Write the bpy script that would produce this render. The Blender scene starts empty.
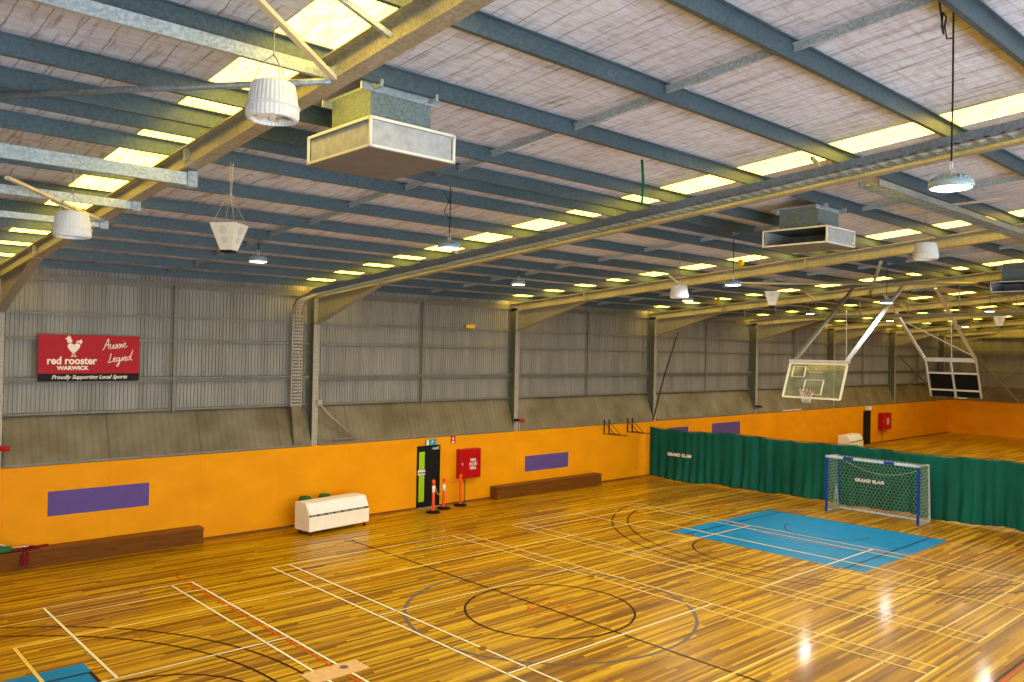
import bpy, bmesh, math, random
from mathutils import Vector, Matrix
random.seed(7)
R = math.radians
sc = bpy.context.scene
col = sc.collection
PI = math.pi

# ------------------------------------------------------------------ materials
def sr(r, g, b):
    f = lambda c: (c/255/12.92) if c/255 <= .04045 else ((c/255+.055)/1.055)**2.4
    return (f(r), f(g), f(b), 1)

class NT:
    def __init__(s, name):
        s.m = bpy.data.materials.new(name); s.m.use_nodes = True
        s.t = s.m.node_tree; s.n = s.t.nodes; s.l = s.t.links
        s.b = s.n['Principled BSDF']
    def node(s, k, **kw):
        n = s.n.new(k)
        for a, v in kw.items(): setattr(n, a, v)
        return n
    def link(s, a, b): s.l.new(a, b)
    def coords(s, kind='Object'):
        return s.node('ShaderNodeTexCoord').outputs[kind]
    def mapping(s, src, scale=(1, 1, 1), loc=(0, 0, 0)):
        m = s.node('ShaderNodeMapping'); m.inputs['Scale'].default_value = scale; m.inputs['Location'].default_value = loc
        s.link(src, m.inputs['Vector']); return m.outputs[0]
    def math(s, op, a, b=None, c=None):
        m = s.node('ShaderNodeMath', operation=op)
        for i, v in enumerate((a, b, c)):
            if v is None: continue
            if isinstance(v, (int, float)): m.inputs[i].default_value = v
            else: s.link(v, m.inputs[i])
        return m.outputs[0]
    def noise(s, vec, scale=5, detail=2, rough=.5):
        n = s.node('ShaderNodeTexNoise'); n.inputs['Scale'].default_value = scale
        n.inputs['Detail'].default_value = detail; n.inputs['Roughness'].default_value = rough
        s.link(vec, n.inputs['Vector']); return n.outputs['Fac']
    def ramp(s, fac, stops):
        r = s.node('ShaderNodeValToRGB'); e = r.color_ramp.elements
        e[0].position, e[0].color = stops[0]; e[1].position, e[1].color = stops[-1]
        for p, c in stops[1:-1]:
            x = e.new(p); x.color = c
        s.link(fac, r.inputs[0]); return r.outputs[0]
    def mix(s, fac, a, b, mode='MIX'):
        m = s.node('ShaderNodeMix', data_type='RGBA', blend_type=mode)
        for k, v in ((0, fac), (6, a), (7, b)):
            if isinstance(v, (int, float)): m.inputs[k].default_value = v
            elif isinstance(v, tuple): m.inputs[k].default_value = v
            else: s.link(v, m.inputs[k])
        return m.outputs[2]
    def bump(s, h, strength=.3, dist=.01):
        b = s.node('ShaderNodeBump'); b.inputs['Strength'].default_value = strength; b.inputs['Distance'].default_value = dist
        s.link(h, b.inputs['Height']); s.link(b.outputs[0], s.b.inputs['Normal'])

def flat(name, c, rough=.5, metal=0., noise=.06, nscale=4, bump=0, coat=0, emit=None, es=1):
    t = NT(name)
    f = t.noise(t.coords(), nscale, 3)
    k = lambda v, s: tuple(min(1, max(0, x*s)) for x in v[:3]) + (1,)
    t.link(t.ramp(f, [(.3, k(c, 1-noise*1.6)), (.7, k(c, 1+noise*1.6))]), t.b.inputs['Base Color'])
    t.b.inputs['Roughness'].default_value = rough; t.b.inputs['Metallic'].default_value = metal
    t.b.inputs['Specular IOR Level'].default_value = .25
    if coat: t.b.inputs['Coat Weight'].default_value = coat; t.b.inputs['Coat Roughness'].default_value = .12
    if bump: t.bump(t.noise(t.coords(), nscale*8, 3), bump, .01)
    if emit: t.b.inputs['Emission Color'].default_value = emit; t.b.inputs['Emission Strength'].default_value = es
    return t.m

def galv(name, c, rough=.45, metal=.35):
    t = NT(name)
    v = t.node('ShaderNodeTexVoronoi'); v.inputs['Scale'].default_value = 38
    t.link(t.coords(), v.inputs['Vector'])
    f = t.math('ADD', t.math('MULTIPLY', t.node('ShaderNodeSeparateColor').outputs[0], 0), 0)
    sp = t.n.new('ShaderNodeSeparateColor'); t.link(v.outputs['Color'], sp.inputs[0])
    big = t.noise(t.coords(), 1.3, 3)
    k = lambda s: tuple(min(1, x*s) for x in c[:3]) + (1,)
    a = t.ramp(sp.outputs[0], [(0, k(.78)), (1, k(1.22))])
    b = t.ramp(big, [(.3, (.82, .82, .82, 1)), (.7, (1.0, 1.0, 1.0, 1))])
    t.link(t.mix(1., a, b, 'MULTIPLY'), t.b.inputs['Base Color'])
    t.b.inputs['Roughness'].default_value = rough; t.b.inputs['Metallic'].default_value = metal
    return t.m

M = {}
M['galv'] = galv('galvanised steel', sr(140, 156, 166))
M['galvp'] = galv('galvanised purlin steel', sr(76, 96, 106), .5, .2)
M['galvlight'] = galv('bright galvanised steel', sr(180, 196, 204))
M['rafter'] = galv('rafter steel', sr(165, 162, 148), .5, .2)
M['column'] = galv('shaded column steel', sr(108, 112, 98), .55, .15)
M['girt'] = galv('girt steel', sr(128, 126, 114), .55, .2)
M['alu'] = flat('brushed aluminium', sr(205, 208, 208), .35, .3, .03)
M['orangewall'] = None
M['purple'] = flat('purple paint', sr(94, 74, 140), .6, 0, .05)
M['black'] = flat('black paint', sr(10, 10, 12), .6, 0, .05)
M['blackmatt'] = flat('black matt', sr(10, 10, 12), .8)
M['white'] = flat('white paint', sr(232, 232, 226), .4, 0, .02)
M['cream'] = flat('cream laminate', sr(242, 234, 212), .4, 0, .02)
M['red'] = flat('red enamel', sr(178, 8, 14), .35, 0, .04)
M['darkred'] = flat('dark red cloth', sr(120, 14, 26), .8)
M['signred'] = flat('banner red', sr(172, 0, 20), .5, 0, .03)
M['signwhite'] = flat('banner cream print', sr(245, 235, 220), .5, 0, .01)
M['orange'] = flat('safety orange plastic', sr(245, 84, 26), .4, 0, .04)
M['reflect'] = flat('reflective white band', sr(238, 240, 245), .3, 0, .01)
M['lime'] = flat('lime green strip', sr(160, 205, 20), .5, 0, .03)
M['greencloth'] = flat('dark green vinyl', sr(40, 92, 50), .5)
M['teal'] = flat('exit sign teal', sr(20, 150, 175), .4, 0, .03)
M['blue'] = flat('blue post paint', sr(20, 60, 160), .35, 0, .08)
M['bluewhite'] = flat('scuffed white bar', sr(190, 200, 215), .4, 0, .12, 12)
M['net'] = flat('pale net cord', sr(150, 168, 140), .8)
M['wire'] = flat('pale wire', sr(170, 165, 150), .5)
M['cable'] = flat('dark cable', sr(30, 30, 30), .6)
M['greencable'] = flat('green cable', sr(10, 110, 70), .6)
M['gold'] = flat('yellow plastic', sr(240, 200, 20), .4)
M['mesh'] = flat('diffuser filter media', sr(178, 184, 190), .6, .1, .1, 9)
M['duct'] = galv('duct steel', sr(120, 138, 142), .55, .15)
M['ductbase'] = flat('diffuser base sheet', sr(116, 116, 116), .6, 0, .05)
M['frame'] = flat('diffuser white frame', sr(232, 234, 226), .4, 0, .02)
M['fan'] = flat('white fan plastic', sr(222, 228, 230), .4, 0, .02)
M['fandark'] = flat('fan interior grey', sr(120, 140, 160), .5)
M['speaker'] = flat('off white speaker shell', sr(222, 220, 205), .5, 0, .02)
M['speakergrille'] = flat('speaker cone grey', sr(202, 203, 190), .6)
M['led'] = flat('lit lamp lens', sr(250, 252, 255), .3, emit=(1, .98, .92, 1), es=14)
M['ledbody'] = flat('lamp housing pale blue grey', sr(160, 185, 200), .35, .2)
M['rust'] = flat('brown rust steel', sr(92, 48, 30), .6, .2, .15, 9)
M['plate'] = flat('pale plywood plate', sr(222, 180, 118), .4, 0, .06, 12)
M['boardframe'] = flat('white board frame', sr(236, 236, 214), .4, 0, .02)
M['hoop'] = flat('orange hoop steel', sr(150, 60, 35), .45)
M['sill'] = flat('silver sill', sr(180, 180, 175), .35, .5)
M['mast'] = flat('brown padded post', sr(60, 40, 30), .7)
M['yellowbar'] = flat('pale bar', sr(205, 200, 175), .5)

def glass():
    t = NT('backboard glass')
    t.b.inputs['Base Color'].default_value = sr(150, 160, 130)
    t.b.inputs['Roughness'].default_value = .08; t.b.inputs['Alpha'].default_value = .38
    n = t.noise(t.coords(), 3, 2); t.link(t.ramp(n, [(.3, sr(120, 130, 105)), (.7, sr(170, 178, 150))]), t.b.inputs['Base Color'])
    return t.m
M['glass'] = glass()

def plank_mat(name, ramp, rough=.4, coat=.24):
    t = NT(name)
    s = t.n.new('ShaderNodeSeparateXYZ'); t.link(t.coords(), s.inputs[0])
    W = .066
    row = t.math('FLOOR', t.math('DIVIDE', s.outputs[1], W))
    w = t.n.new('ShaderNodeTexWhiteNoise'); w.noise_dimensions = '1D'; t.link(row, w.inputs['W'])
    off = t.math('MULTIPLY', w.outputs['Value'], 9.0)
    colm = t.math('FLOOR', t.math('DIVIDE', t.math('ADD', s.outputs[0], off), 2.6))
    cb = t.n.new('ShaderNodeCombineXYZ'); t.link(row, cb.inputs[0]); t.link(colm, cb.inputs[1])
    w2 = t.n.new('ShaderNodeTexWhiteNoise'); w2.noise_dimensions = '3D'; t.link(cb.outputs[0], w2.inputs['Vector'])
    g = t.noise(t.mapping(t.coords(), (1.1, 26, 1)), 2.2, 4, .6)
    v = t.math('ADD', t.math('MULTIPLY', w2.outputs['Value'], .56), t.math('MULTIPLY', g, .44))
    c = t.ramp(v, ramp)
    # fine seams between the boards
    fy = t.math('FRACT', t.math('DIVIDE', s.outputs[1], W))
    seam = t.math('LESS_THAN', fy, .045)
    fx = t.math('FRACT', t.math('DIVIDE', t.math('ADD', s.outputs[0], off), 2.6))
    seam2 = t.math('LESS_THAN', fx, .004)
    sm = t.math('MAXIMUM', seam, seam2)
    c2 = t.mix(t.math('MULTIPLY', sm, .45), c, sr(70, 38, 8))
    t.link(c2, t.b.inputs['Base Color'])
    rr = t.noise(t.coords(), .7, 3); 
    t.link(t.math('ADD', t.math('MULTIPLY', rr, .10), rough-.05), t.b.inputs['Roughness'])
    t.b.inputs['Coat Weight'].default_value = coat; t.b.inputs['Coat Roughness'].default_value = .10
    t.b.inputs['Specular IOR Level'].default_value = .18
    wv = t.noise(t.mapping(t.coords(), (.9, 9, 1)), 1.2, 2)
    t.bump(wv, .10, .012)
    return t.m
M['floor'] = plank_mat('varnished timber sports floor',
    [(.14, sr(98, 62, 0)), (.34, sr(140, 96, 0)), (.5, sr(168, 122, 0)), (.66, sr(192, 146, 0)), (.86, sr(226, 186, 30))])

def floorpaint(name, c):
    t = NT(name)
    n = t.noise(t.mapping(t.coords(), (1, 12, 1)), 2, 3)
    k = lambda s: tuple(min(1, x*s) for x in c[:3]) + (1,)
    t.link(t.ramp(n, [(.3, k(.88)), (.7, k(1.1))]), t.b.inputs['Base Color'])
    t.b.inputs['Roughness'].default_value = .4; t.b.inputs['Coat Weight'].default_value = .12; t.b.inputs['Coat Roughness'].default_value = .1; t.b.inputs['Specular IOR Level'].default_value = .1
    return t.m
M['l_white'] = floorpaint('court line white', sr(238, 236, 200))
M['l_pale'] = floorpaint('court line worn white', sr(236, 214, 140))
M['l_yellow'] = floorpaint('court line yellow', sr(240, 212, 110))
M['l_black'] = floorpaint('court line black', sr(52, 30, 10))
M['l_faint'] = floorpaint('court line faded brown', sr(140, 86, 10))
M['l_red'] = floorpaint('court line red', sr(205, 82, 18))
M['l_blue'] = floorpaint('court line slate blue', sr(110, 96, 98))
M['l_key'] = floorpaint('court key blue paint', sr(0, 132, 196))
M['l_keyblack'] = floorpaint('court line black on blue', sr(10, 45, 60))

def orange_wall():
    t = NT('orange wall paint')
    s = t.n.new('ShaderNodeSeparateXYZ'); t.link(t.coords(), s.inputs[0])
    n = t.noise(t.mapping(t.coords(), (1, 1, 1.6)), .8, 4)
    c = t.ramp(n, [(.3, sr(228, 148, 0)), (.7, sr(240, 160, 2))])
    f = t.math('FRACT', t.math('DIVIDE', t.math('ADD', s.outputs[0], s.outputs[1]), 2.4))
    seam = t.math('LESS_THAN', f, .006)
    scuff = t.noise(t.mapping(t.coords(), (3, 3, 3)), 2.5, 5)
    sc_ = t.math('GREATER_THAN', scuff, .70)
    c2 = t.mix(t.math('MULTIPLY', seam, .2), c, sr(150, 90, 10))
    c3 = t.mix(t.math('MULTIPLY', sc_, .12), c2, sr(120, 90, 40))
    t.link(c3, t.b.inputs['Base Color']); t.b.inputs['Roughness'].default_value = .6; t.b.inputs['Specular IOR Level'].default_value = .15
    return t.m
M['orangewall'] = orange_wall()

def corr_mat():
    t = NT('corrugated sheet grey')
    n = t.noise(t.mapping(t.coords(), (2.5, 2.5, .35)), 1.5, 4)
    c = t.ramp(n, [(.3, sr(124, 122, 112)), (.7, sr(150, 147, 138))])
    s = t.n.new('ShaderNodeSeparateXYZ'); t.link(t.coords(), s.inputs[0])
    # slightly paler sheets here and there
    sh = t.math('FLOOR', t.math('DIVIDE', s.outputs[0], .76))
    w = t.n.new('ShaderNodeTexWhiteNoise'); w.noise_dimensions = '1D'; t.link(sh, w.inputs['W'])
    c2 = t.mix(t.math('MULTIPLY', w.outputs['Value'], .22), c, sr(184, 181, 174))
    t.link(c2, t.b.inputs['Base Color']); t.b.inputs['Roughness'].default_value = .55; t.b.inputs['Metallic'].default_value = .1
    return t.m
M['corr'] = corr_mat()

def slope_mat():
    t = NT('dusty sloped cover board')
    n = t.noise(t.mapping(t.coords(), (1, 1, 1)), 1.1, 5)
    c = t.ramp(n, [(.3, sr(96, 84, 56)), (.55, sr(118, 108, 82)), (.75, sr(132, 124, 102))])
    s = t.n.new('ShaderNodeSeparateXYZ'); t.link(t.coords(), s.inputs[0])
    f = t.math('FRACT', t.math('DIVIDE', s.outputs[0], 2.4))
    seam = t.math('LESS_THAN', f, .015)
    rib = t.math('LESS_THAN', t.math('FRACT', t.math('DIVIDE', s.outputs[0], .2)), .3)
    c = t.mix(t.math('MULTIPLY', rib, .22), c, sr(80, 70, 48))
    t.link(t.mix(t.math('MULTIPLY', seam, .5), c, sr(70, 58, 40)), t.b.inputs['Base Color'])
    t.b.inputs['Roughness'].default_value = .6
    return t.m
M['slope'] = slope_mat()

def ceil_mat():
    t = NT('foil faced roof insulation')
    co = t.coords()
    big = t.noise(t.mapping(co, (.35, .12, .35)), 1.5, 4)
    streak = t.noise(t.mapping(co, (9, .9, 1)), 1.4, 5, .65)
    cross = t.noise(t.mapping(co, (2.2, 8, 1)), 1.8, 4, .6)
    base = t.ramp(big, [(.3, sr(200, 206, 224)), (.7, sr(220, 232, 254))])
    c = t.mix(1., base, t.ramp(streak, [(.33, (.5, .44, .44, 1)), (.46, (.93, .92, .93, 1)), (.7, (1, 1, 1, 1))]), 'MULTIPLY')
    c = t.mix(.6, c, t.ramp(cross, [(.35, (.7, .64, .6, 1)), (.55, (1, 1, 1, 1))]), 'MULTIPLY')
    # torn brown spots
    sp = t.noise(t.mapping(co, (1.6, .9, 1)), 1.7, 5, .6)
    c = t.mix(t.math('MULTIPLY', t.math('GREATER_THAN', sp, .70), .7), c, sr(150, 122, 92))
    # holding mesh: wires 0.3 m across the purlins, finer laps along
    s = t.n.new('ShaderNodeSeparateXYZ'); t.link(co, s.inputs[0])
    wob = t.math('MULTIPLY', t.noise(t.mapping(co, (1, 1, 1)), 1.6, 2), .12)
    fx = t.math('FRACT', t.math('DIVIDE', t.math('ADD', s.outputs[0], wob), .3))
    fy = t.math('FRACT', t.math('DIVIDE', t.math('ADD', s.outputs[1], wob), .3))
    wl = t.math('MAXIMUM', t.math('LESS_THAN', fx, .05), t.math('MULTIPLY', t.math('LESS_THAN', fy, .03), .6))
    c = t.mix(t.math('MULTIPLY', wl, .6), c, sr(96, 86, 86))
    t.link(c, t.b.inputs['Base Color']); t.b.inputs['Roughness'].default_value = .7
    t.bump(t.math('ADD', streak, cross), .5, .03)
    return t.m
M['ceil'] = ceil_mat()

SKYL = 9
FILL_GLOW = 10.5
def sky_mat():
    t = NT('sunlit translucent roof sheet')
    n = t.noise(t.mapping(t.coords(), (10, 1.5, 1)), 2.0, 4)
    s = t.n.new('ShaderNodeSeparateXYZ'); t.link(t.coords(), s.inputs[0])
    c = t.ramp(n, [(.36, (1, .50, .045, 1)), (.5, (1, .68, .075, 1)), (.62, (1, .74, .10, 1))])
    t.link(c, t.b.inputs['Emission Color']); t.b.inputs['Emission Strength'].default_value = SKYL
    t.b.inputs['Base Color'].default_value = sr(220, 200, 150)
    return t.m
M['skylight'] = sky_mat()

def wood_box():
    t = NT('brown stained plywood')
    n = t.noise(t.mapping(t.coords(), (1, 6, 14)), 1.6, 4)
    t.link(t.ramp(n, [(.3, sr(96, 56, 14)), (.7, sr(122, 74, 20))]), t.b.inputs['Base Color'])
    t.b.inputs['Roughness'].default_value = .6; t.b.inputs['Specular IOR Level'].default_value = .1
    return t.m
M['bench'] = wood_box()
M['benchtop'] = flat('brown bench top', sr(122, 72, 20), .5, 0, .08, 6)

def curtain_mat():
    t = NT('green vinyl curtain')
    n = t.noise(t.mapping(t.coords(), (1, 1.5, .4)), 1.5, 4)
    t.link(t.ramp(n, [(.3, sr(0, 74, 60)), (.7, sr(0, 94, 78))]), t.b.inputs['Base Color'])
    t.b.inputs['Roughness'].default_value = .6; t.b.inputs['Specular IOR Level'].default_value = .2
    return t.m
M['curtain'] = curtain_mat()

# ------------------------------------------------------------------ geometry helpers
class MB:
    def __init__(s): s.bm = bmesh.new(); s.mats = []
    def _mi(s, m):
        if m is None: return 0
        if m not in s.mats: s.mats.append(m)
        return s.mats.index(m)
    def face(s, pts, m=None):
        vs = [s.bm.verts.new(p) for p in pts]
        f = s.bm.faces.new(vs); f.material_index = s._mi(m); return f
    def box(s, a, b, m=None):
        x0, y0, z0 = a; x1, y1, z1 = b
        if x0 > x1: x0, x1 = x1, x0
        if y0 > y1: y0, y1 = y1, y0
        if z0 > z1: z0, z1 = z1, z0
        v = [s.bm.verts.new(p) for p in ((x0,y0,z0),(x1,y0,z0),(x1,y1,z0),(x0,y1,z0),(x0,y0,z1),(x1,y0,z1),(x1,y1,z1),(x0,y1,z1))]
        for q in ((0,3,2,1),(4,5,6,7),(0,1,5,4),(1,2,6,5),(2,3,7,6),(3,0,4,7)):
            s.bm.faces.new([v[i] for i in q]).material_index = s._mi(m)
        return s
    def prism(s, poly, ax, a, b, m=None):
        """polygon (list of 2-tuples) in the plane of the other two axes, extruded along axis ax from a to b"""
        def P(p, t):
            if ax == 0: return (t, p[0], p[1])
            if ax == 1: return (p[0], t, p[1])
            return (p[0], p[1], t)
        va = [s.bm.verts.new(P(p, a)) for p in poly]; vb = [s.bm.verts.new(P(p, b)) for p in poly]
        n = len(poly); mi = s._mi(m)
        s.bm.faces.new(va[::-1]).material_index = mi; s.bm.faces.new(vb).material_index = mi
        for i in range(n):
            s.bm.faces.new((va[i], va[(i+1) % n], vb[(i+1) % n], vb[i])).material_index = mi
        return s
    def bar(s, p, q, w, h=None, m=None, up=(0, 0, 1)):
        """rectangular bar from p to q"""
        h = w if h is None else h
        p, q = Vector(p), Vector(q); d = (q-p).normalized()
        u = Vector(up); 
        if abs(d.dot(u)) > .98: u = Vector((0, 1, 0))
        a = d.cross(u).normalized()*w/2; b = a.cross(d).normalized()*h/2
        c = [(-1,-1),(1,-1),(1,1),(-1,1)]
        va = [s.bm.verts.new(p+a*i+b*j) for i, j in c]; vb = [s.bm.verts.new(q+a*i+b*j) for i, j in c]
        mi = s._mi(m)
        s.bm.faces.new(va[::-1]).material_index = mi; s.bm.faces.new(vb).material_index = mi
        for i in range(4): s.bm.faces.new((va[i], va[(i+1) % 4], vb[(i+1) % 4], vb[i])).material_index = mi
        return s
    def tube(s, pts, r, n=8, m=None, r2=None, closed=False):
        pts = [Vector(p) for p in pts]; rings = []; mi = s._mi(m); L = len(pts)
        ref = Vector((0, 0, 1))
        for i, p in enumerate(pts):
            if closed: d = (pts[(i+1) % L]-pts[i-1]).normalized()
            else: d = (pts[min(i+1, L-1)]-pts[max(i-1, 0)]).normalized()
            u = ref if abs(d.dot(ref)) < .95 else Vector((0, 1, 0))
            a = d.cross(u).normalized(); b = a.cross(d)
            rr = r if r2 is None else r+(r2-r)*i/(L-1)
            rings.append([s.bm.verts.new(p+a*math.cos(2*PI*k/n)*rr+b*math.sin(2*PI*k/n)*rr) for k in range(n)])
        for i in range(L if closed else L-1):
            A, B = rings[i], rings[(i+1) % L]
            for k in range(n):
                f = s.bm.faces.new((A[k], A[(k+1) % n], B[(k+1) % n], B[k])); f.material_index = mi; f.smooth = n > 5
        if not closed:
            s.bm.faces.new(rings[0][::-1]).material_index = mi; s.bm.faces.new(rings[-1]).material_index = mi
        return s
    def lathe(s, prof, c=(0, 0, 0), n=32, m=None, ribs=0, ribd=.0, smooth=True, cap=True):
        """profile [(r,z)...] round the z axis"""
        mi = s._mi(m); rings = []
        for (r, z) in prof:
            rings.append([s.bm.verts.new((c[0]+(r-(ribd if ribs and k % 2 else 0))*math.cos(2*PI*k/n),
                                          c[1]+(r-(ribd if ribs and k % 2 else 0))*math.sin(2*PI*k/n), c[2]+z)) for k in range(n)])
        for A, B in zip(rings, rings[1:]):
            for k in range(n):
                f = s.bm.faces.new((A[k], A[(k+1) % n], B[(k+1) % n], B[k])); f.material_index = mi; f.smooth = smooth and not ribs
        if not cap: return s
        if prof[0][0] > 1e-6: s.bm.faces.new(rings[0][::-1]).material_index = mi
        if prof[-1][0] > 1e-6: s.bm.faces.new(rings[-1]).material_index = mi
        return s
    def build(s, name, mat=None, parent=None, bevel=0, loc=None):
        bmesh.ops.recalc_face_normals(s.bm, faces=s.bm.faces)
        me = bpy.data.meshes.new(name); s.bm.to_mesh(me); s.bm.free()
        if s.mats:
            for x in s.mats: me.materials.append(x)
        elif mat: me.materials.append(mat)
        o = bpy.data.objects.new(name, me); col.objects.link(o)
        if parent is not None: o.parent = parent
        if loc is not None: o.location = loc
        if bevel:
            b = o.modifiers.new('bevel', 'BEVEL'); b.width = bevel; b.segments = 2; b.limit_method = 'ANGLE'
        return o

def tag(o, label, cat, group=None, kind=None):
    o['label'] = label; o['category'] = cat
    if group: o['group'] = group
    if kind: o['kind'] = kind
    return o
def empty(name, loc, label=None, cat=None, group=None, rz=0):
    o = bpy.data.objects.new(name, None); col.objects.link(o); o.location = loc; o.rotation_euler[2] = rz
    o.empty_display_size = .2
    if label: tag(o, label, cat, group)
    return o
def struct(o, label=None):
    o['kind'] = 'structure'
    if label: o['label'] = label
    return o
def copy_tree(o, parent=None):
    c = o.copy(); col.objects.link(c); c.parent = parent
    for ch in list(o.children): copy_tree(ch, c)
    return c
def text_mesh(body, size, extr=.004, shear=0, bold=0, align='CENTER', spacing=1, sx=1):
    cu = bpy.data.curves.new('txt', 'FONT'); cu.body = body; cu.size = size; cu.extrude = extr
    cu.shear = shear; cu.offset = bold; cu.align_x = align; cu.align_y = 'CENTER'; cu.space_character = spacing
    cu.resolution_u = 3
    o = bpy.data.objects.new('txt', cu); col.objects.link(o)
    bpy.context.view_layer.update()
    me = bpy.data.meshes.new_from_object(o.evaluated_get(bpy.context.evaluated_depsgraph_get()))
    bpy.data.objects.remove(o); bpy.data.curves.remove(cu)
    for v in me.vertices: v.co.x *= sx
    return me
def place_text(name, me, mat, mtx, parent):
    me.materials.clear(); me.materials.append(mat); me.name = name
    for p in me.polygons: p.material_index = 0
    o = bpy.data.objects.new(name, me); col.objects.link(o)
    me.transform(mtx)
    o.parent = parent
    return o
# text facing -y (towards the camera from the long wall): local x -> world x, local y -> world z
FACE_Y = Matrix(((1, 0, 0, 0), (0, 0, -1, 0), (0, 1, 0, 0), (0, 0, 0, 1)))
# text facing -x : local x -> world -y, local y -> z
FACE_X = Matrix(((0, 0, -1, 0), (-1, 0, 0, 0), (0, 1, 0, 0), (0, 0, 0, 1)))

# ------------------------------------------------------------------ key dimensions (metres)
FX0, FDX = 11.77, 8.5            # near edge of the first visible portal frame, bay length
ZB, ZT, S = 6.97, 7.26, .08      # rafter bottom / top at the wall, roof slope
ZO = 2.42                        # top of the orange dado
XR = 72.3                        # back wall
XF = -6.0                        # wall behind the camera
YR = -31.0                       # opposite long wall
frames = [FX0+FDX*k for k in range(-1, 8)]
CX, CY = 20.12, -10.54           # court centre
def zt(d): return ZT+S*d
def zb(d): return ZB+S*d
CEIL = .23                       # underside of roof blanket above purlin undersides

# ------------------------------------------------------------------ floor with its court markings
fb = MB()
fb.box((XF, YR, -.12), (XR, .06, 0), M['floor'])
LV = [0.002]
def lz(k): return .0015+.0009*k
def rect(x0, y0, x1, y1, m, k=1):
    z = lz(k); fb.face([(x0, y0, z), (x1, y0, z), (x1, y1, z), (x0, y1, z)], M[m])
def hl(x0, x1, y, m, k=1, w=.05): rect(x0, y-w/2, x1, y+w/2, m, k)
def vl(x, y0, y1, m, k=1, w=.05): rect(x-w/2, y0, x+w/2, y1, m, k)
def arc(cx, cy, r, a0, a1, m, k=1, w=.05, n=64):
    z = lz(k)
    for i in range(n):
        t0, t1 = R(a0+(a1-a0)*i/n), R(a0+(a1-a0)*(i+1)/n)
        fb.face([(cx+(r-w/2)*math.cos(t0), cy+(r-w/2)*math.sin(t0), z), (cx+(r+w/2)*math.cos(t0), cy+(r+w/2)*math.sin(t0), z),
                 (cx+(r+w/2)*math.cos(t1), cy+(r+w/2)*math.sin(t1), z), (cx+(r-w/2)*math.cos(t1), cy+(r-w/2)*math.sin(t1), z)], M[m])
for sx in (-1, 1):
    xb = CX+sx*14.0
    rect(min(xb, xb-sx*5.68), -13.52, max(xb, xb-sx*5.68), -7.56, 'l_key', 0)
    for y in (-8.05, -13.02): hl(min(xb, xb-sx*5.68), max(xb, xb-sx*5.68), y, 'l_keyblack', 3, .06)
    ft = xb-sx*5.68
    arc(ft, CY, 1.8, 90 if sx > 0 else -90, 270 if sx > 0 else 90, 'l_black', 2, .05)
    bx = xb-sx*1.575
    for rr, mm in ((6.25, 'l_black'), (6.75, 'l_black')):
        arc(bx, CY, rr, 90 if sx > 0 else -90, 270 if sx > 0 else 90, mm, 2, .05, 96)
        for yy in (CY-rr, CY+rr): hl(min(bx, xb), max(bx, xb), yy, 'l_faint', 2)
    arc(bx, CY, 1.3, 90 if sx > 0 else -90, 270 if sx > 0 else 90, 'l_keyblack', 3, .04)
    vl(xb, CY-7.5, CY+7.5, 'l_faint', 1)
    # netball goal circle and third line
    arc(CX+sx*15.25, CY, 4.9, 90 if sx > 0 else -90, 270 if sx > 0 else 90, 'l_red', 4, .045)
    if sx < 0: vl(CX+sx*5.14, CY-7.5, CY+7.5, 'l_red', 3, .05)
rect(11.74, -13.04, 11.80, -8.03, 'l_black', 4)
for yy in (CY-7.55, CY+7.55): hl(CX-15.25, CX+15.25, yy, 'l_faint', 1, .05)
hl(CX-15.2, CX+15.2, CY-7.68, 'l_red', 1, .05)
hl(23.0, 27.0, CY-7.6, 'l_black', 3, .05)
vl(CX, CY-7.9, CY+7.9, 'l_black', 5, .05)
arc(CX, CY, 1.8, 0, 360, 'l_black', 5, .05, 96)
arc(CX, CY, 3.06, 0, 360, 'l_blue', 4, .07, 128)
for a in range(0, 360, 30): arc(CX, CY, .45, a, a+22, 'l_red', 4, .05, 6)
arc(CX-.05, CY+7.95, .13, 0, 360, 'l_blue', 4, .05, 24)
# volleyball court
for yy in (-6.05, -15.04): hl(CX-9.05, CX+9.05, yy, 'l_yellow', 6, .06)
for xx in (CX-9.05, CX+9.05): vl(xx, -15.04, -6.05, 'l_yellow', 6, .06)
# three badminton courts side by side, nets parallel to the long wall
for bi, bc in enumerate((12.03, CX, 28.15)):
    Y0, Y1 = -17.26, -3.90
    mt = 'l_white' if bi == 0 else 'l_pale'
    for dx in (3.05, 2.59):
        for s_ in (-1, 1): vl(bc+s_*dx, Y0, Y1, 'l_white' if (bi < 2 and not (bi == 1 and s_ > 0)) else 'l_pale', 7, .045)
    for yy in (Y0, Y1, Y0+.76, Y1-.76): hl(bc-3.05, bc+3.05, yy, 'l_pale', 7, .045)
    for yy in (-8.62, -12.56): hl(bc-3.05, bc+3.05, yy, 'l_white' if yy < -10 or bi == 0 else 'l_pale', 7, .045)
    if bi != 1:
        vl(bc, -8.62, Y1, mt, 7, .05); vl(bc, Y0, -12.56, mt, 7, .045)
# small hockey/bolt caps let in the boards
for (x, y) in ((17.52, CY-.85), (22.7, -9.4), (28.55, -8.2), (28.9, -13.2)):
    z = lz(9); fb.face([(x+.09*math.cos(a*PI/8), y+.09*math.sin(a*PI/8), z) for a in range(16)], M['l_faint'])
floor = struct(fb.build('floor'), 'varnished timber sports floor with painted court lines')

pb = MB(); pb.box((14.36, -10.86, .006), (15.44, -10.38, .012), M['plate'])
pl = pb.build('floor_hatch'); tag(pl, 'pale plywood hatch plate set across the white and red lines on the near floor', 'hatch')
cb_ = MB(); cb_.lathe([(.075, .0), (.075, .004), (0, .004)], (15.1, -10.56, .012), 24); cb_.build('finger_hole', M['l_blue'], pl)

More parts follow.
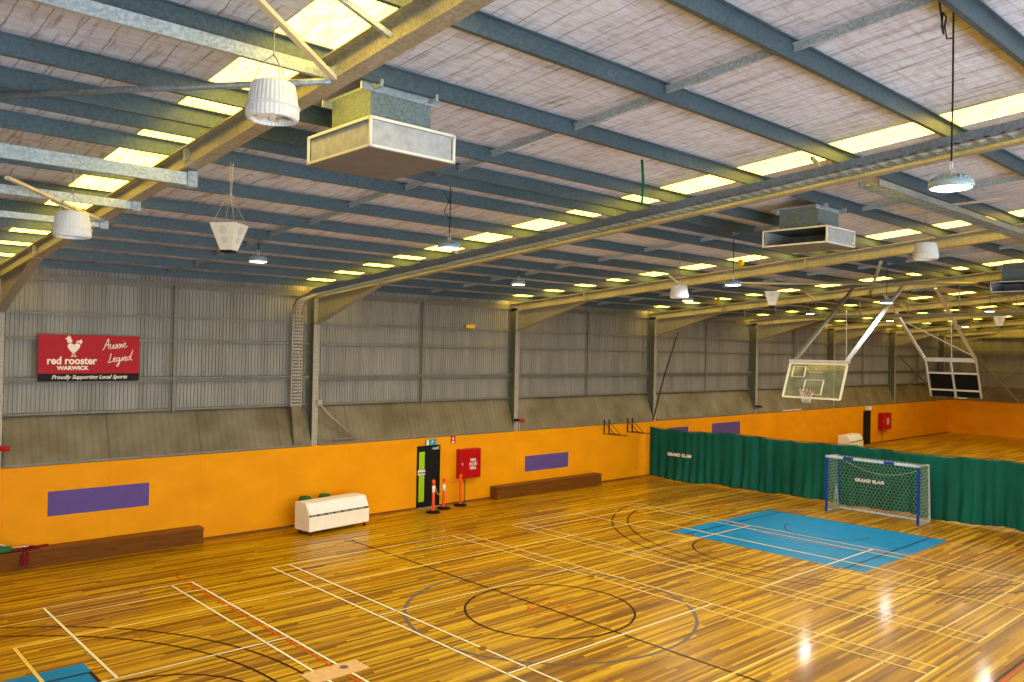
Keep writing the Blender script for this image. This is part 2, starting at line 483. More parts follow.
# ------------------------------------------------------------------ long left wall
def corrugated(x0, x1, y, z0, z1, axis='x', pitch=.1, depth=.022):
    b = MB(); n = int((x1-x0)/pitch)
    prof = []
    for i in range(n+1):
        x = x0+i*pitch
        prof += [(x, y), (x+pitch*.62, y), (x+pitch*.70, y-depth), (x+pitch*.92, y-depth)]
    prof = [(min(p, x1), q) for p, q in prof]
    lo, hi = [], []
    for p, q in prof:
        P = (p, q) if axis == 'x' else (q, p)
        lo.append(b.bm.verts.new((P[0], P[1], z0))); hi.append(b.bm.verts.new((P[0], P[1], z1 if not callable(z1) else z1(P[1]))))
    for i in range(len(prof)-1):
        if prof[i+1][0]-prof[i][0] > 1e-5: b.bm.faces.new((lo[i], lo[i+1], hi[i+1], hi[i]))
    return b
wl = struct(corrugated(XF, XR+.2, .48, 2.2, 7.5).build('wall_left', M['corr']), 'grey corrugated steel side wall above an orange dado')
b = MB(); b.box((XF, .0, 0), (XR, .03, ZO)); b.build('lower_wall', M['orangewall'], wl)
b = MB(); b.box((XF, -.018, 0.0), (XR, -.001, .055)); 
sk = b.build('skirting', M['benchtop'], wl)
# eaves trim
b = MB(); b.box((XF, .38, 7.02), (XR, .45, 7.2)); b.build('eaves_trim', M['girt'], wl)
# sloped cover boards between the columns
for k in range(-1, 8):
    xa = FX0+FDX*k+.22; xb_ = FX0+FDX*(k+1)-.02
    if k == 7: xb_ = XR
    b = MB(); b.prism([(.44, 3.62), (.46, 3.62), (.05, 2.40), (-.0, 2.40), (-.02, 2.43)], 0, xa, xb_)
    b.build('sloped_cover', M['slope'], wl)
    b = MB(); b.box((xa, .005, ZO-.0), (xb_, -.035, ZO+.05)); b.build('capping', M['girt'], wl)
    for zg, hg in ((4.50, .13), (5.56, .07), (6.20, .06), (3.66, .05)):
        b = MB(); b.prism([(.44, zg+hg/2), (.30, zg+hg/2), (.30, zg-hg/2), (.315, zg-hg/2), (.315, zg+hg/2-.012), (.44, zg+hg/2-.012)], 0, xa, xb_)
        if hg > .1: b.box((xa, .2, zg+.02), (xb_, .31, zg+hg/2))
        b.build('girt', M['girt'], wl)
    if k < 7:
        xm = (xa+xb_)/2
        b = MB(); b.box((xm-.05, .22, 3.6), (xm+.03, .29, 7.1)); b.build('wall_stud', M['girt'], wl)

# back wall (far end)
wb = corrugated(YR, .5, 0, 2.2, 9.9, 'y')
for v in wb.bm.verts: v.co.x = XR+.05-v.co.x
wb = struct(wb.build('wall_back', M['corr']), 'far end wall, grey sheeting over orange dado')
b = MB(); b.box((XR-.03, YR, 0), (XR, -.0, ZO)); b.build('lower_wall', M['orangewall'], wb)
for zg in (3.45, 4.5, 5.95, 7.0):
    b = MB(); b.box((XR-.2, YR, zg-.05), (XR-.02, -.1, zg+.05)); b.build('girt', M['girt'], wb)
b = MB(); b.box((XR-.1, YR, ZO), (XR-.02, 0, 3.4)); b.build('cover_board', M['slope'], wb)
# opposite wall and wall behind the camera (never seen from here, close the hall)
b = MB(); b.box((XF, YR-.1, 0), (XR, YR, 10.0)); struct(b.build('wall_right', M['corr']))
b = MB(); b.box((XF-.1, YR, 0), (XF, .4, 10.0)); struct(b.build('wall_front', M['corr']))

M['fillglow'] = flat('added cool fill glow', sr(220, 232, 255), .4, emit=(.74, .86, 1, 1), es=FILL_GLOW)
wn = 20
for (x0, x1) in ((-4.5, 1.5), (3, 10), (11.5, 18.5), (20, 27)):  # invented glowing panels, added behind the camera for cool fill on the near roof
    wn += 1
    b = MB(); b.box((x0, YR+.001, .3), (x1, YR+.02, 5.0)); o = struct(b.build('window_%d' % wn, M['fillglow']), 'tall glowing fill panel added out of view behind the viewing side')
    b = MB()
    n = 4
    for k in range(n+1): xx = x0+(x1-x0)*k/n; b.box((xx-.04, YR+.02, .2), (xx+.04, YR+.08, 5.1))
    for zz in (.25, 2.6, 5.05): b.box((x0, YR+.02, zz-.04), (x1, YR+.08, zz+.04))
    b.build('window_frame', M['alu'], o)
# ------------------------------------------------------------------ roof
skyx = [(f-.42, f+.46) for f in frames]
b = MB()
xs = [XF-.1]
for a, c in skyx: xs += [a, c]
xs.append(XR+.1)
DM = 31.1
for i in range(0, len(xs), 2):
    xa, xb_ = xs[i], xs[i+1]
    n = 20
    for j in range(n):
        d0, d1 = -.5+(DM+.5)*j/n, -.5+(DM+.5)*(j+1)/n
        b.face([(xa, -d0, zt(d0)+CEIL), (xb_, -d0, zt(d0)+CEIL), (xb_, -d1, zt(d1)+CEIL), (xa, -d1, zt(d1)+CEIL)])
bmesh.ops.remove_doubles(b.bm, verts=b.bm.verts, dist=.001)
ceil_ = struct(b.build('ceiling', M['ceil']), 'foil faced blanket under the sheet roof')
for i, (a, c) in enumerate(skyx):
    b = MB(); b.face([(a, .5, zt(-.5)+CEIL+.02), (c, .5, zt(-.5)+CEIL+.02), (c, -DM, zt(DM)+CEIL+.02), (a, -DM, zt(DM)+CEIL+.02)])
    struct(b.build('window_%d' % (i+1), M['skylight']), 'translucent roof light strip beside a rafter')

purl_d = [0.35, 1.95, 3.46, 4.9, 6.27, 7.80, 9.47, 11.12, 12.07, 12.58, 13.50, 15.11, 16.73, 18.35, 19.96, 21.6, 23.2, 24.8, 26.4, 28.0, 29.6]
ORD = ['first', 'second', 'third', 'fourth', 'fifth', 'sixth', 'seventh', 'eighth', 'ninth', 'tenth', 'eleventh', 'twelfth', 'thirteenth', 'fourteenth', 'fifteenth', 'sixteenth', 'seventeenth', 'eighteenth', 'nineteenth', 'twentieth', 'twenty-first']
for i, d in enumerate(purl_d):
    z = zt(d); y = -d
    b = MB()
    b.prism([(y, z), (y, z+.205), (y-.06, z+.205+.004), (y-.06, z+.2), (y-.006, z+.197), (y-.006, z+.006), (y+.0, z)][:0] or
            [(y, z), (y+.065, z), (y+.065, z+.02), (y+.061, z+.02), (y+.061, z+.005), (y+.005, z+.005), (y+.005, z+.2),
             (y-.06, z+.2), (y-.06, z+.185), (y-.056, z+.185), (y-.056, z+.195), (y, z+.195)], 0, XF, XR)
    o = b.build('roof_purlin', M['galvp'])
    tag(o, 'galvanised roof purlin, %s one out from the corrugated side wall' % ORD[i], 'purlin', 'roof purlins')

# bridging rows at mid bay
BR = [7.2, 15.72, 24.5, 33.0, 41.5, 50., 58.5, 67.]
bn = ['behind the camera bay', 'between the two nearest rafters', 'between the second and third rafters', 'between the third and fourth rafters',
      'between the fourth and fifth rafters', 'between the fifth and sixth rafters', 'between the sixth and seventh rafters', 'in the farthest bay']
for i, x in enumerate(BR):
    root = empty('bridging_row', (x, -.3, zt(0)), 'row of short galvanised bridging bars ' + bn[i], 'bridging', 'purlin bridging')
    for j in range(len(purl_d)-1):
        d0, d1 = purl_d[j]+.01, purl_d[j+1]-.01
        if d1 > 22: break
        dx = .05 if j % 2 else -.05
        b = MB(); z0, z1 = zt(d0)+.12, zt(d1)+.12
        b.bar((dx, -d0+.3, z0-zt(0)), (dx, -d1+.3, z1-zt(0)), .018, .085)
        b.bar((dx-.02, -d0+.3, z0-zt(0)+.04), (dx-.02, -d1+.3, z1-zt(0)+.04), .05, .006)
        b.box((dx-.03, -d1+.3, z1-zt(0)-.05), (dx+.03, -d1+.34, z1-zt(0)+.05))
        b.build('bridging_bar', M['galvlight'], root)

# ------------------------------------------------------------------ portal frames
fl = ['just behind the camera position', 'nearest in view, at the left edge beside the red banner', 'second in view, carrying the cable ladder',
      'third in view, landing between the red hose cabinet and wall benches', 'fourth in view, above the end of the green curtain',
      'fifth in view, above the purple panel past the curtain', 'sixth in view, behind the glass backboard', 'seventh in view, behind the black backboard',
      'last, against the far end wall']
W = .20
for i, x in enumerate(frames):
    root = empty('portal_frame', (x, .03, 0), 'grey steel portal frame ' + fl[i], 'portal frame', 'portal frames')
    def L(mb):   # world -> local
        for v in mb.bm.verts: v.co.x -= x; v.co.y -= .03
        return mb
    cm = x+W/2
    b = MB()
    b.box((x, .035, 0), (x+W, .05, zb(0)), M['rafter']); b.box((x, .41, 0), (x+W, .425, zt(-.2)+.1), M['column']); b.box((cm-.006, .05, 0), (cm+.006, .41, zb(0)+.1), M['column'])  # shade of web and back flange put into a darker steel; front flange paler
    L(b).build('column', M['column'], root)
    dE = 31.0
    b = MB()
    for z0 in (0, ):
        b.prism([(-dE, zb(dE)), (-dE, zb(dE)+.014), (-.02, zb(0)+.014), (-.02, zb(0))], 0, x, x+W)
        b.prism([(-dE, zt(dE)-.014), (-dE, zt(dE)-.001), (.42, zt(-.42)-.001), (.42, zt(-.42)-.014)], 0, x, x+W)
        b.prism([(-dE, zb(dE)+.014), (-dE, zt(dE)-.014), (.41, zt(-.41)-.014), (.41, zb(-.41)+.014)], 0, cm-.006, cm+.006)
    for d in (3.4, 11.6, 20.0):
        b.box((x+.01, -d-.008, zb(d)+.014), (x+W-.01, -d+.008, zt(d)-.014))
    L(b).build('rafter', M['rafter'], root)
    b = MB()
    b.prism([(-.01, 6.18), (-.01, zb(0)), (-3.4, zb(3.4)), (-3.3, zb(3.4)-.01)], 0, cm-.006, cm+.006)
    b.prism([(.03, 6.17), (.03, 6.185), (-3.45, zb(3.42)), (-3.45, zb(3.42)-.015)], 0, x, x+W)
    L(b).build('haunch', M['rafter'], root)
    for d in (7.5, 16.6):
        if i > 6: break
        b = MB(); j = min(range(len(purl_d)), key=lambda k: abs(purl_d[k]-(d-.6)))
        b.bar((x-.02, -d, zb(d)+.06), (x-.62, -d+.05, zt(d)+.02), .05, .05)
        L(b).build('fly_brace', M['galvlight'], root)
    b = MB()
    b.box((x+.02, .425, 6.98), (x+W-.02, .46, 7.45)); L(b).build('cleat', M['girt'], root)

# extra channels tied under the nearest rafter in the left bay
def channel(y, z, x0, h, lab, mat='galvlight'):
    b = MB()
    b.prism([(y, z), (y, z+h), (y+.06, z+h), (y+.06, z+h-.008), (y+.008, z+h-.008), (y+.008, z+.008), (y+.06, z+.008), (y+.06, z)], 0, x0, 11.86)
    o = b.build('steel_channel', M[mat]); tag(o, lab, 'channel', 'channels in the left bay')
    e = MB(); e.box((11.84, y-.03, z-.02), (11.97, y+.09, z+h+.02)); e.build('end_plate', M['galvlight'], o)
channel(-15.45, 8.24, 3.4, .125, 'pale galvanised channel highest across the upper left corner, ending near the white drum fan')
channel(-11.6, 7.68, 3.4, .17, 'spangled galvanised channel with large end plate, mid left edge under the rafter')
channel(-9.35, 7.60, 3.4, .13, 'galvanised channel just below the spangled one, ending beside the lower drum fan')
channel(-7.75, 7.47, 3.4, .10, 'thin galvanised channel lowest at the left edge above the small drum fan')
def brace(p, q, w, lab, mat='galv', name='roof_brace', flatbar=False):
    b = MB()
    if flatbar: b.bar(p, q, w, w*.7)
    else: b.tube([p, q], w/2, 12)
    o = b.build(name, M[mat]); tag(o, lab, 'brace', 'roof braces'); return o
brace((9.2, -12.3, 8.16), (11.72, -15.62, 8.16), .07, 'grey round brace tube crossing the upper left below the purlins', 'galv')
brace((10.1, -17.0, 8.25), (11.74, -15.62, 8.2), .06, 'pale angle brace slanting down to the rafter at the top left', 'yellowbar', flatbar=True)
brace((10.25, -7.2, 7.55), (11.8, -8.1, 7.54), .06, 'thin grey brace tube above the smaller left drum fan')
brace((9.9, -10.6, 7.62), (11.8, -7.95, 7.56), .06, 'yellowish angle brace slanting to the rafter above the smaller left drum fan', 'yellowbar', flatbar=True)
brace((29.0, -13.6, 7.95), (37.3, -9.6, 7.72), .09, 'long pale brace tube between the third and fourth rafters', 'rafter')
brace((29.0, -9.2, 7.6), (37.3, -13.2, 7.98), .08, 'long brace tube crossing under the roof before the curtain track', 'rafter')

# ------------------------------------------------------------------ cable ladders
cl = empty('cable_ladder', (19.62, .0, 3.1), 'perforated cable ladder along the second rafter and down the wall beside its column', 'cable ladder')
def loc(b, o):
    for v in b.bm.verts: v.co -= Vector(o.location)
    return b
b = MB()
xa, xb_ = 19.62, 20.02
for xx in (xa, xb_-.03):
    b.prism([(-30, zb(30)-.02), (-30, zb(30)+.13), (-1.0, zb(1.0)+.13), (-1.0, zb(1.0)-.02)], 0, xx, xx+.03)
d = 1.0
while d < 24:
    b.bar((xa, -d, zb(d)), (xb_, -d, zb(d)), .07, .02); d += .19
loc(b, cl).build('ladder_tray', M['galv'], cl)
b = MB()
for rr, yy in ((.012, .05), (.016, .12), (.014, .2), (.016, .27)):
    b.tube([(xa+yy, -1.0, zb(1)+.03), (xa+yy, -12, zb(12)+.03), (xa+yy+.02, -24, zb(24)+.03)], rr, 6)
loc(b, cl).build('cables', M['wire'], cl)
b = MB()   # drop to the wall
pts = [(-1.0, zb(1.0)), (-.5, zb(.5)-.02), (-.1, 6.90), (.1, 6.72), (.2, 6.4), (.2, 3.62)]
for xx in (xa-.0, xa+.33):
    for (y0, z0), (y1, z1) in zip(pts, pts[1:]):
        b.bar((xx, y0, z0), (xx, y1, z1), .03, .07)
z = 3.66
while z < 6.4:
    b.box((xa, .17, z), (xa+.33, .23, z+.055)); z += .1
for (y0, z0), (y1, z1) in zip(pts[:-2], pts[1:-1]):
    for f in (.15, .5, .85):
        yy, zz = y0+(y1-y0)*f, z0+(z1-z0)*f
        b.bar((xa, yy, zz), (xa+.33, yy, zz), .05, .03)
loc(b, cl).build('wall_drop', M['rafter'], cl)
b = MB(); b.prism([(.22, 3.7), (.18, 3.7), (-.06, 2.5), (-.02, 2.5)], 0, xa, xa+.33); loc(b, cl).build('drop_cover', M['slope'], cl)
b = MB()
for d in purl_d[2:16]:
    for dx in (.04, .34): b.tube([(xa+dx, -d+.03, zb(d)+.02), (xa+dx, -d+.03, zt(d)+.01)], .006, 5)
loc(b, cl).build('hanger_rods', M['wire'], cl)

c2 = empty('cable_ladder', (20.4, -17.1, 8.2), 'cable ladder branching along the hall above the nearest round lamp at the right', 'cable ladder')
b = MB()
for yy in (-16.95, -17.25): b.box((20.45, yy-.015, 8.20), (40, yy+.015, 8.30))
x = 20.5
while x < 36: b.box((x, -17.25, 8.2), (x+.05, -16.95, 8.215)); x += .2
loc(b, c2).build('ladder_tray', M['galv'], c2)
b = MB()
for yy in (-17.03, -17.12): b.tube([(20.5, yy, 8.24), (36, yy, 8.24)], .018, 6)
loc(b, c2).build('cables', M['wire'], c2)
b = MB(); b.bar((24.6, -15.75, 8.46), (24.6, -17.75, 8.50), .06, .04)
o = b.build('hanging_bar', M['yellowbar']); tag(o, 'thin pale yellow batten hanging crosswise just under the nearest round lamp at the right', 'batten')

# ------------------------------------------------------------------ lamps
LEDS = [((15.99, -19.9, 7.16), 'big round lit high bay lamp nearest the camera, upper right'),
        ((16.27, -11.75, 7.23), 'round lit lamp hanging at centre left of the long cable ladder'),
        ((15.56, -5.95, 7.31), 'round lit lamp close to the wall behind the wedge speaker on the left'),
        ((24.95, -11.8, 7.17), 'round lit lamp in front of the third rafter, left of the grey air diffuser'),
        ((23.3, -5.95, 7.33), 'small lit lamp near the side wall between the second and third rafters'),
        ((33.6, -11.8, 7.18), 'round lit lamp seen just above the glass backboard strut'),
        ((31.33, -5.95, 7.30), 'small lit lamp just right of the drum fan by the fourth rafter'),
        ((41.4, -5.2, 7.3), 'small lit lamp beyond the curtain track left of the glass backboard'),
        ((43.6, -11.6, 7.37), 'small lit lamp beyond the curtain track right of the black backboard'),
        ((50.0, -5.0, 7.3), 'distant lit lamp over the far court near the side wall'),
        ((50.0, -11.8, 7.4), 'distant lit lamp over the middle of the far court'),
        ((59.0, -5.5, 7.3), 'farthest lit lamp, near the corner of the far end wall')]
def make_led():
    root = empty('high_bay_lamp', (0, 0, 0))
    b = MB(); b.lathe([(.09, .10), (.14, .09), (.195, .06), (.202, .03), (.202, .0), (.185, -.004), (.18, .012), (0, .012)], n=40, m=M['ledbody'])
    for k in range(24):
        a = 2*PI*k/24; b.bar((.11*math.cos(a), .11*math.sin(a), .115), (.185*math.cos(a), .185*math.sin(a), .075), .012, .03, M['ledbody'])
    b.build('housing', None, root)
    b = MB(); b.lathe([(0, -.012), (.17, -.006), (.182, .006), (0, .008)], n=32); b.build('lens', M['led'], root)
    b = MB(); b.tube([(0, 0, .11), (0, 0, .17)], .03, 12); b.tube([(.035*math.cos(t*PI/6), 0, .21+.045*math.sin(t*PI/6)) for t in range(12)], .008, 6, closed=True)
    b.build('hook', M['alu'], root)
    return root
led0 = make_led()
for i, (p, lab) in enumerate(LEDS):
    o = led0 if i == 0 else copy_tree(led0)
    o.location = p; tag(o, lab, 'lamp', 'round high bay lamps')
    top = zt(-p[1])+.01
    b = MB(); b.tube([(0, 0, .25), (.01, 0, (top-p[2])*.5), (0, 0, top-p[2])], .009, 6)
    if i == 0:
        b.tube([(0, 0, 1.45), (-.16, .0, 1.40), (-.22, 0, 1.5), (-.18, 0, 1.6), (-.26, 0, 1.62), (-.29, 0, 1.48), (-.24, 0, 1.42), (-.3, .02, 1.72)], .009, 6)
    if i == 1:
        b.tube([(0, 0, .5), (-.12, 0, .62), (-.02, 0, .8), (-.14, .0, .95)], .008, 6)
    b.build('cord', M['cable'], o)
    li = bpy.data.lights.new('lamp_light', 'AREA'); li.shape = 'DISK'; li.size = .34; li.energy = 90; li.color = (1, .97, .90)
    lo = bpy.data.objects.new('lamp_light', li); col.objects.link(lo); lo.parent = o; lo.location = (0, 0, -.03)
# unseen rows of the same lamps, added for fill behind and beside the camera
for k, (x, y) in enumerate(((7.4, -19.9), (24.4, -20.2), (33., -20.2), (41.5, -20.2), (50, -20), (62, -13), (7.4, -27), (16., -27), (24.5, -27), (36, -27))):
    o = copy_tree(led0); o.location = (x, y, zt(-y)-1.2)
    tag(o, 'round lamp outside the view, %.0f m from the banner wall, %.0f m along' % (-y, x-XF), 'lamp', 'round lamps outside the view')

# ------------------------------------------------------------------ drum fans
def make_fan():
    root = empty('air_circulation_fan', (0, 0, 0))
    b = MB(); b.lathe([(.0, .29), (.17, .30), (.195, .285), (.215, .17), (.232, .06), (.236, .0), (.222, -.03), (.195, -.035), (.188, -.02), (.188, .03)], n=72, ribs=1, ribd=.005, cap=False)
    b.build('shell', M['fan'], root)
    b = MB(); b.lathe([(.232, .085), (.241, .085), (.241, .07), (.234, .07)], n=48); b.build('rim_band', M['fan'], root)
    b = MB(); b.lathe([(0, .03), (.188, .03), (.188, .026), (0, .026)], n=36); b.build('inner_dish', M['fandark'], root)
    b = MB()
    for k in range(6):
        a = 2*PI*k/6; c, s_ = math.cos(a), math.sin(a)
        b.face([(.03*c-.02*s_, .03*s_+.02*c, .0), (.185*c-.045*s_, .185*s_+.045*c, .0), (.185*c+.045*s_, .185*s_-.045*c, -.012), (.03*c+.02*s_, .03*s_-.02*c, -.004)])
        b.face([(.03*c-.02*s_, .03*s_+.02*c, .006), (.185*c-.045*s_, .185*s_+.045*c, .006), (.185*c+.045*s_, .185*s_-.045*c, -.006), (.03*c+.02*s_, .03*s_-.02*c, .002)])
    b.lathe([(.035, -.01), (.035, .02), (0, .02)], n=16)
    b.build('fan_blades', M['white'], root)
    for k in range(3):
        b = MB()
        a = 2*PI*k/3+.4; b.tube([(.18*math.cos(a), .18*math.sin(a), .28), (.12*math.cos(a), .12*math.sin(a), .46), (0, 0, .56)], .006, 5)
        b.build('hanging_chain', M['wire'], root)
    return root
FANS = [((10.93, -15.96, 7.58), 'white ribbed drum fan nearest the camera, below the first rafter at upper left'),
        ((10.62, -10.85, 6.93), 'white ribbed drum fan lower at the left edge, over the haunch of the first rafter'),
        ((24.85, -10.3, 6.93), 'white drum fan hanging before the third rafter near the middle of the roof'),
        ((24.7, -16.35, 7.50), 'white drum fan hanging before the third rafter right of the open diffuser')]
f0 = make_fan()
for i, (p, lab) in enumerate(FANS):
    o = f0 if i == 0 else copy_tree(f0)
    o.location = p; tag(o, lab, 'fan', 'white drum fans')
    b = MB(); b.tube([(0, 0, .54), (0, 0, max(.6, zt(-p[1])-p[2]))], .007, 5); b.build('suspension', M['wire'], o)

# ------------------------------------------------------------------ wedge loudspeakers
def make_spk():
    root = empty('loudspeaker', (0, 0, 0))
    b = MB()
    t, q, z0, z1 = .20, .09, -.20, .18
    # truncated inverted pyramid
    T = [(-t, -t, z1), (t, -t, z1), (t, t, z1), (-t, t, z1)]; B = [(-q, -q, z0), (q, -q, z0), (q, q, z0), (-q, q, z0)]
    b.face(T); b.face(B[::-1])
    for k in range(4): b.face([B[k], B[(k+1) % 4], T[(k+1) % 4], T[k]])
    b.build('cabinet', M['speaker'], root, bevel=.012)
    for k in range(4):
        a = k*PI/2
        for zz, rr, off in ((.08, .062, 0), (-.06, .05, 0)):
            f = (zz-z0)/(z1-z0); w = q+(t-q)*f
            n = Vector((0, -1, -(t-q)/(z1-z0))).normalized(); c = Vector((0, -w, zz))+n*.004
            u = Vector((1, 0, 0)); v = n.cross(u)
            pts = [c+(u*math.cos(2*PI*j/18)+v*math.sin(2*PI*j/18))*rr for j in range(18)]
            m = Matrix.Rotation(a, 3, 'Z')
            b = MB(); b.face([m @ p for p in pts]); b.build('speaker_cone', M['speakergrille'], root)
    b = MB(); b.box((-.085, -.085, -.235), (.085, .085, -.2)); b.build('base_cap', M['black'], root)
    for sx, sy in ((-1, -1), (1, -1), (1, 1), (-1, 1)):
        b = MB(); b.tube([(sx*.17, sy*.17, .18), (sx*.02, sy*.02, .62)], .004, 4)
        b.build('hanging_cord', M['wire'], root)
    return root
SPK = [((12.59, -11.27, 7.08), 'white wedge loudspeaker hanging on cords left of the big air diffuser', .35),
       ((27.9, -11.15, 7.04), 'white wedge loudspeaker hanging below the open air diffuser', .2),
       ((39.74, -13.11, 6.85), 'yellow lit wedge loudspeaker far right beyond the black backboard', .1)]
s0 = make_spk()
for i, (p, lab, rz) in enumerate(SPK):
    o = s0 if i == 0 else copy_tree(s0)
    o.location = p; o.rotation_euler[2] = -1.27+rz; tag(o, lab, 'loudspeaker', 'hanging wedge loudspeakers')
    b = MB(); b.tube([(0, 0, .6), (0, 0, zt(-p[1])-p[2])], .004, 4); b.tube([(.02, 0, .6), (.03, .02, zt(-p[1])-p[2])], .006, 5); b.build('suspension', M['wire'], o)

# ------------------------------------------------------------------ air diffusers
def make_diff(closed=True):
    root = empty('air_diffuser', (0, 0, 0))
    wx, wy, h = .58, .68, .34
    b = MB(); b.box((-wx, -wy, 0), (wx, wy, .02)); b.box((-wx-.015, -wy-.015, -.012), (wx+.015, wy+.015, .0)); b.build('base_tray', M['ductbase'], root)
    b = MB(); b.box((-wx, -wy, h-.02), (wx, wy, h)); b.build('top_plate', M['duct'], root)
    b = MB(); g = .022; e = .004
    for sx in (-1, 1):
        X = sx*(wx+e)
        b.box((X-g/2, -wy, .0), (X+g/2, wy, .03)); b.box((X-g/2, -wy, h-.03), (X+g/2, wy, h))
        for sy in (-1, 1): b.box((X-g/2, sy*wy-.014, 0), (X+g/2, sy*wy+.014, h))
    for sy in (-1, 1):
        Y = sy*(wy+e)
        b.box((-wx, Y-g/2, .0), (wx, Y+g/2, .03)); b.box((-wx, Y-g/2, h-.03), (wx, Y+g/2, h))
        for sx in (-1, 1): b.box((sx*wx-.014, Y-g/2, 0), (sx*wx+.014, Y+g/2, h))
    b.build('edge_frame', M['frame'], root)
    b = MB()
    if closed:
        b.box((-wx+.02, -wy+.02, .03), (-wx+.03, wy-.02, h-.03)); b.box((wx-.03, -wy+.02, .03), (wx-.02, wy-.02, h-.03))
        b.box((-wx+.03, -wy+.02, .03), (wx-.03, -wy+.03, h-.03)); b.box((-wx+.03, wy-.03, .03), (wx-.03, wy-.02, h-.03))
    else:
        b.box((wx-.03, -wy+.02, .03), (wx-.02, wy-.02, h-.03)); b.box((-wx+.03, -wy+.02, .03), (wx-.03, -wy+.03, h-.03)); b.box((-wx+.03, wy-.03, .03), (wx-.03, wy-.02, h-.03))
        b.bar((-.1, -.3, .02), (.2, -.3, .3), .02, .02)
    b.build('filter_panels', M['mesh'], root)
    b = MB(); b.box((-.42, -.42, h), (.42, .42, .76)); b.build('duct_neck', M['duct'], root)
    b = MB(); b.box((-.55, -.44, .70), (.5, -.41, .78)); b.box((-.4, -.6, .72), (-.37, .6, .80)); b.box((.37, -.6, .72), (.40, .6, .80)); b.box((-.55, .41, .66), (.5, .44, .74)); b.build('support_angles', M['galvlight'], root)
    return root
d1 = make_diff(True); d1.location = (13.02, -14.53, 7.71); tag(d1, 'large square air diffuser with closed pale side panels, nearest at upper left', 'air diffuser', 'roof air diffusers')
d2 = make_diff(False); d2.location = (23.31, -14.59, 7.70); tag(d2, 'open sided air diffuser under the roof right of the long cable ladder', 'air diffuser', 'roof air diffusers')
d3 = copy_tree(d2); d3.location = (36.78, -14.62, 7.59); tag(d3, 'air diffuser cut by the right edge, yellow lit, beyond the fourth rafter', 'air diffuser', 'roof air diffusers')
b = MB(); b.box((-.40, -.40, .76), (.40, .40, .92)); b.build('duct_neck', M['duct'], d3)

# ------------------------------------------------------------------ wall banner
SX0, SX1, SZ0, SZ1, SY = 12.73, 15.14, 4.48, 5.66, .14
sg = empty('wall_banner', ((SX0+SX1)/2, SY, SZ0), 'red and black sponsor board with white rooster on the corrugated wall', 'sign')
def sl(b): return loc(b, sg)
b = MB(); b.box((SX0, SY, SZ0), (SX1, SY+.05, SZ1)); sl(b).build('board', M['signred'], sg)
b = MB(); b.box((SX0, SY-.006, SZ0), (SX1, SY, SZ0+.20)); sl(b).build('black_band', M['black'], sg)
def T(cx, cz, yo=.01): return Matrix.Translation((cx-sg.location.x, -yo, cz-sg.location.z)) @ FACE_Y
place_text('lettering', text_mesh('red rooster', .265, bold=.008, spacing=1.0, sx=.92), M['signwhite'], T(13.50, 5.0), sg)
place_text('lettering', text_mesh('WARWICK', .135, bold=.006, spacing=1.0, sx=1.08), M['signwhite'], T(13.52, 4.815), sg)
place_text('lettering', text_mesh('Proudly Supporting Local Sports', (.14), bold=.0025, shear=.35, sx=.98), M['signwhite'], T(13.93, 4.585, .016), sg)
# brush script
def script(strokes, x, z, s, r, name):
    b = MB()
    for st in strokes:
        P = []
        # Catmull-Rom smoothing
        q = [st[0]]+st+[st[-1]]
        for i in range(1, len(q)-2):
            for t in (0, .25, .5, .75):
                t2, t3 = t*t, t**3
                P.append(tuple(.5*((2*q[i][a])+(-q[i-1][a]+q[i+1][a])*t+(2*q[i-1][a]-5*q[i][a]+4*q[i+1][a]-q[i+2][a])*t2+(-q[i-1][a]+3*q[i][a]-3*q[i+1][a]+q[i+2][a])*t3) for a in (0, 1)))
        P.append(st[-1])
        b.tube([(x+px*s, SY-.012, z+(pz+px*.12)*s) for px, pz in P], r, 5)
    sl(b).build(name, M['signwhite'], sg)
script([[(-.1, -.05), (.1, .2), (.45, 1.1), (.5, .5), (.5, 0)], [(.1, .42), (.35, .45), (.6, .42)],
        [(.7, .5), (.68, .1), (.85, .02), (1.0, .45), (1.0, .05), (1.1, 0)],
        [(1.1, 0), (1.3, .45), (1.35, .1), (1.2, -.05)], [(1.35, 0), (1.6, .45), (1.65, .1), (1.5, -.05)],
        [(1.65, 0), (1.85, .42), (1.85, .05), (2.0, .05)], [(1.93, .7), (1.95, .75)],
        [(2.0, .15), (2.2, .35), (2.15, .48), (2.02, .3), (2.1, .02), (2.4, .1)]], 14.24, 5.30, .245, .011, 'script_lettering')
script([[(.3, 1.0), (.15, .3), (.0, .0), (.35, .05), (.55, .12)],
        [(.5, .2), (.75, .35), (.7, .5), (.55, .3), (.65, .03), (.85, .1)],
        [(1.15, .4), (.95, .42), (.9, .1), (1.1, .1), (1.2, .45), (1.15, -.2), (1.0, -.55), (.9, -.4), (1.25, 0)],
        [(1.25, .0), (1.45, .3), (1.55, .42), (1.45, .05), (1.6, .12)],
        [(1.6, .1), (1.75, .45), (1.85, .4), (1.8, 0), (1.95, .05)],
        [(2.25, .4), (2.05, .35), (2.0, .08), (2.2, .1), (2.35, .5), (2.6, 1.15), (2.35, .3), (2.4, .0), (2.55, .05)]], 14.36, 4.96, .235, .011, 'script_lettering')
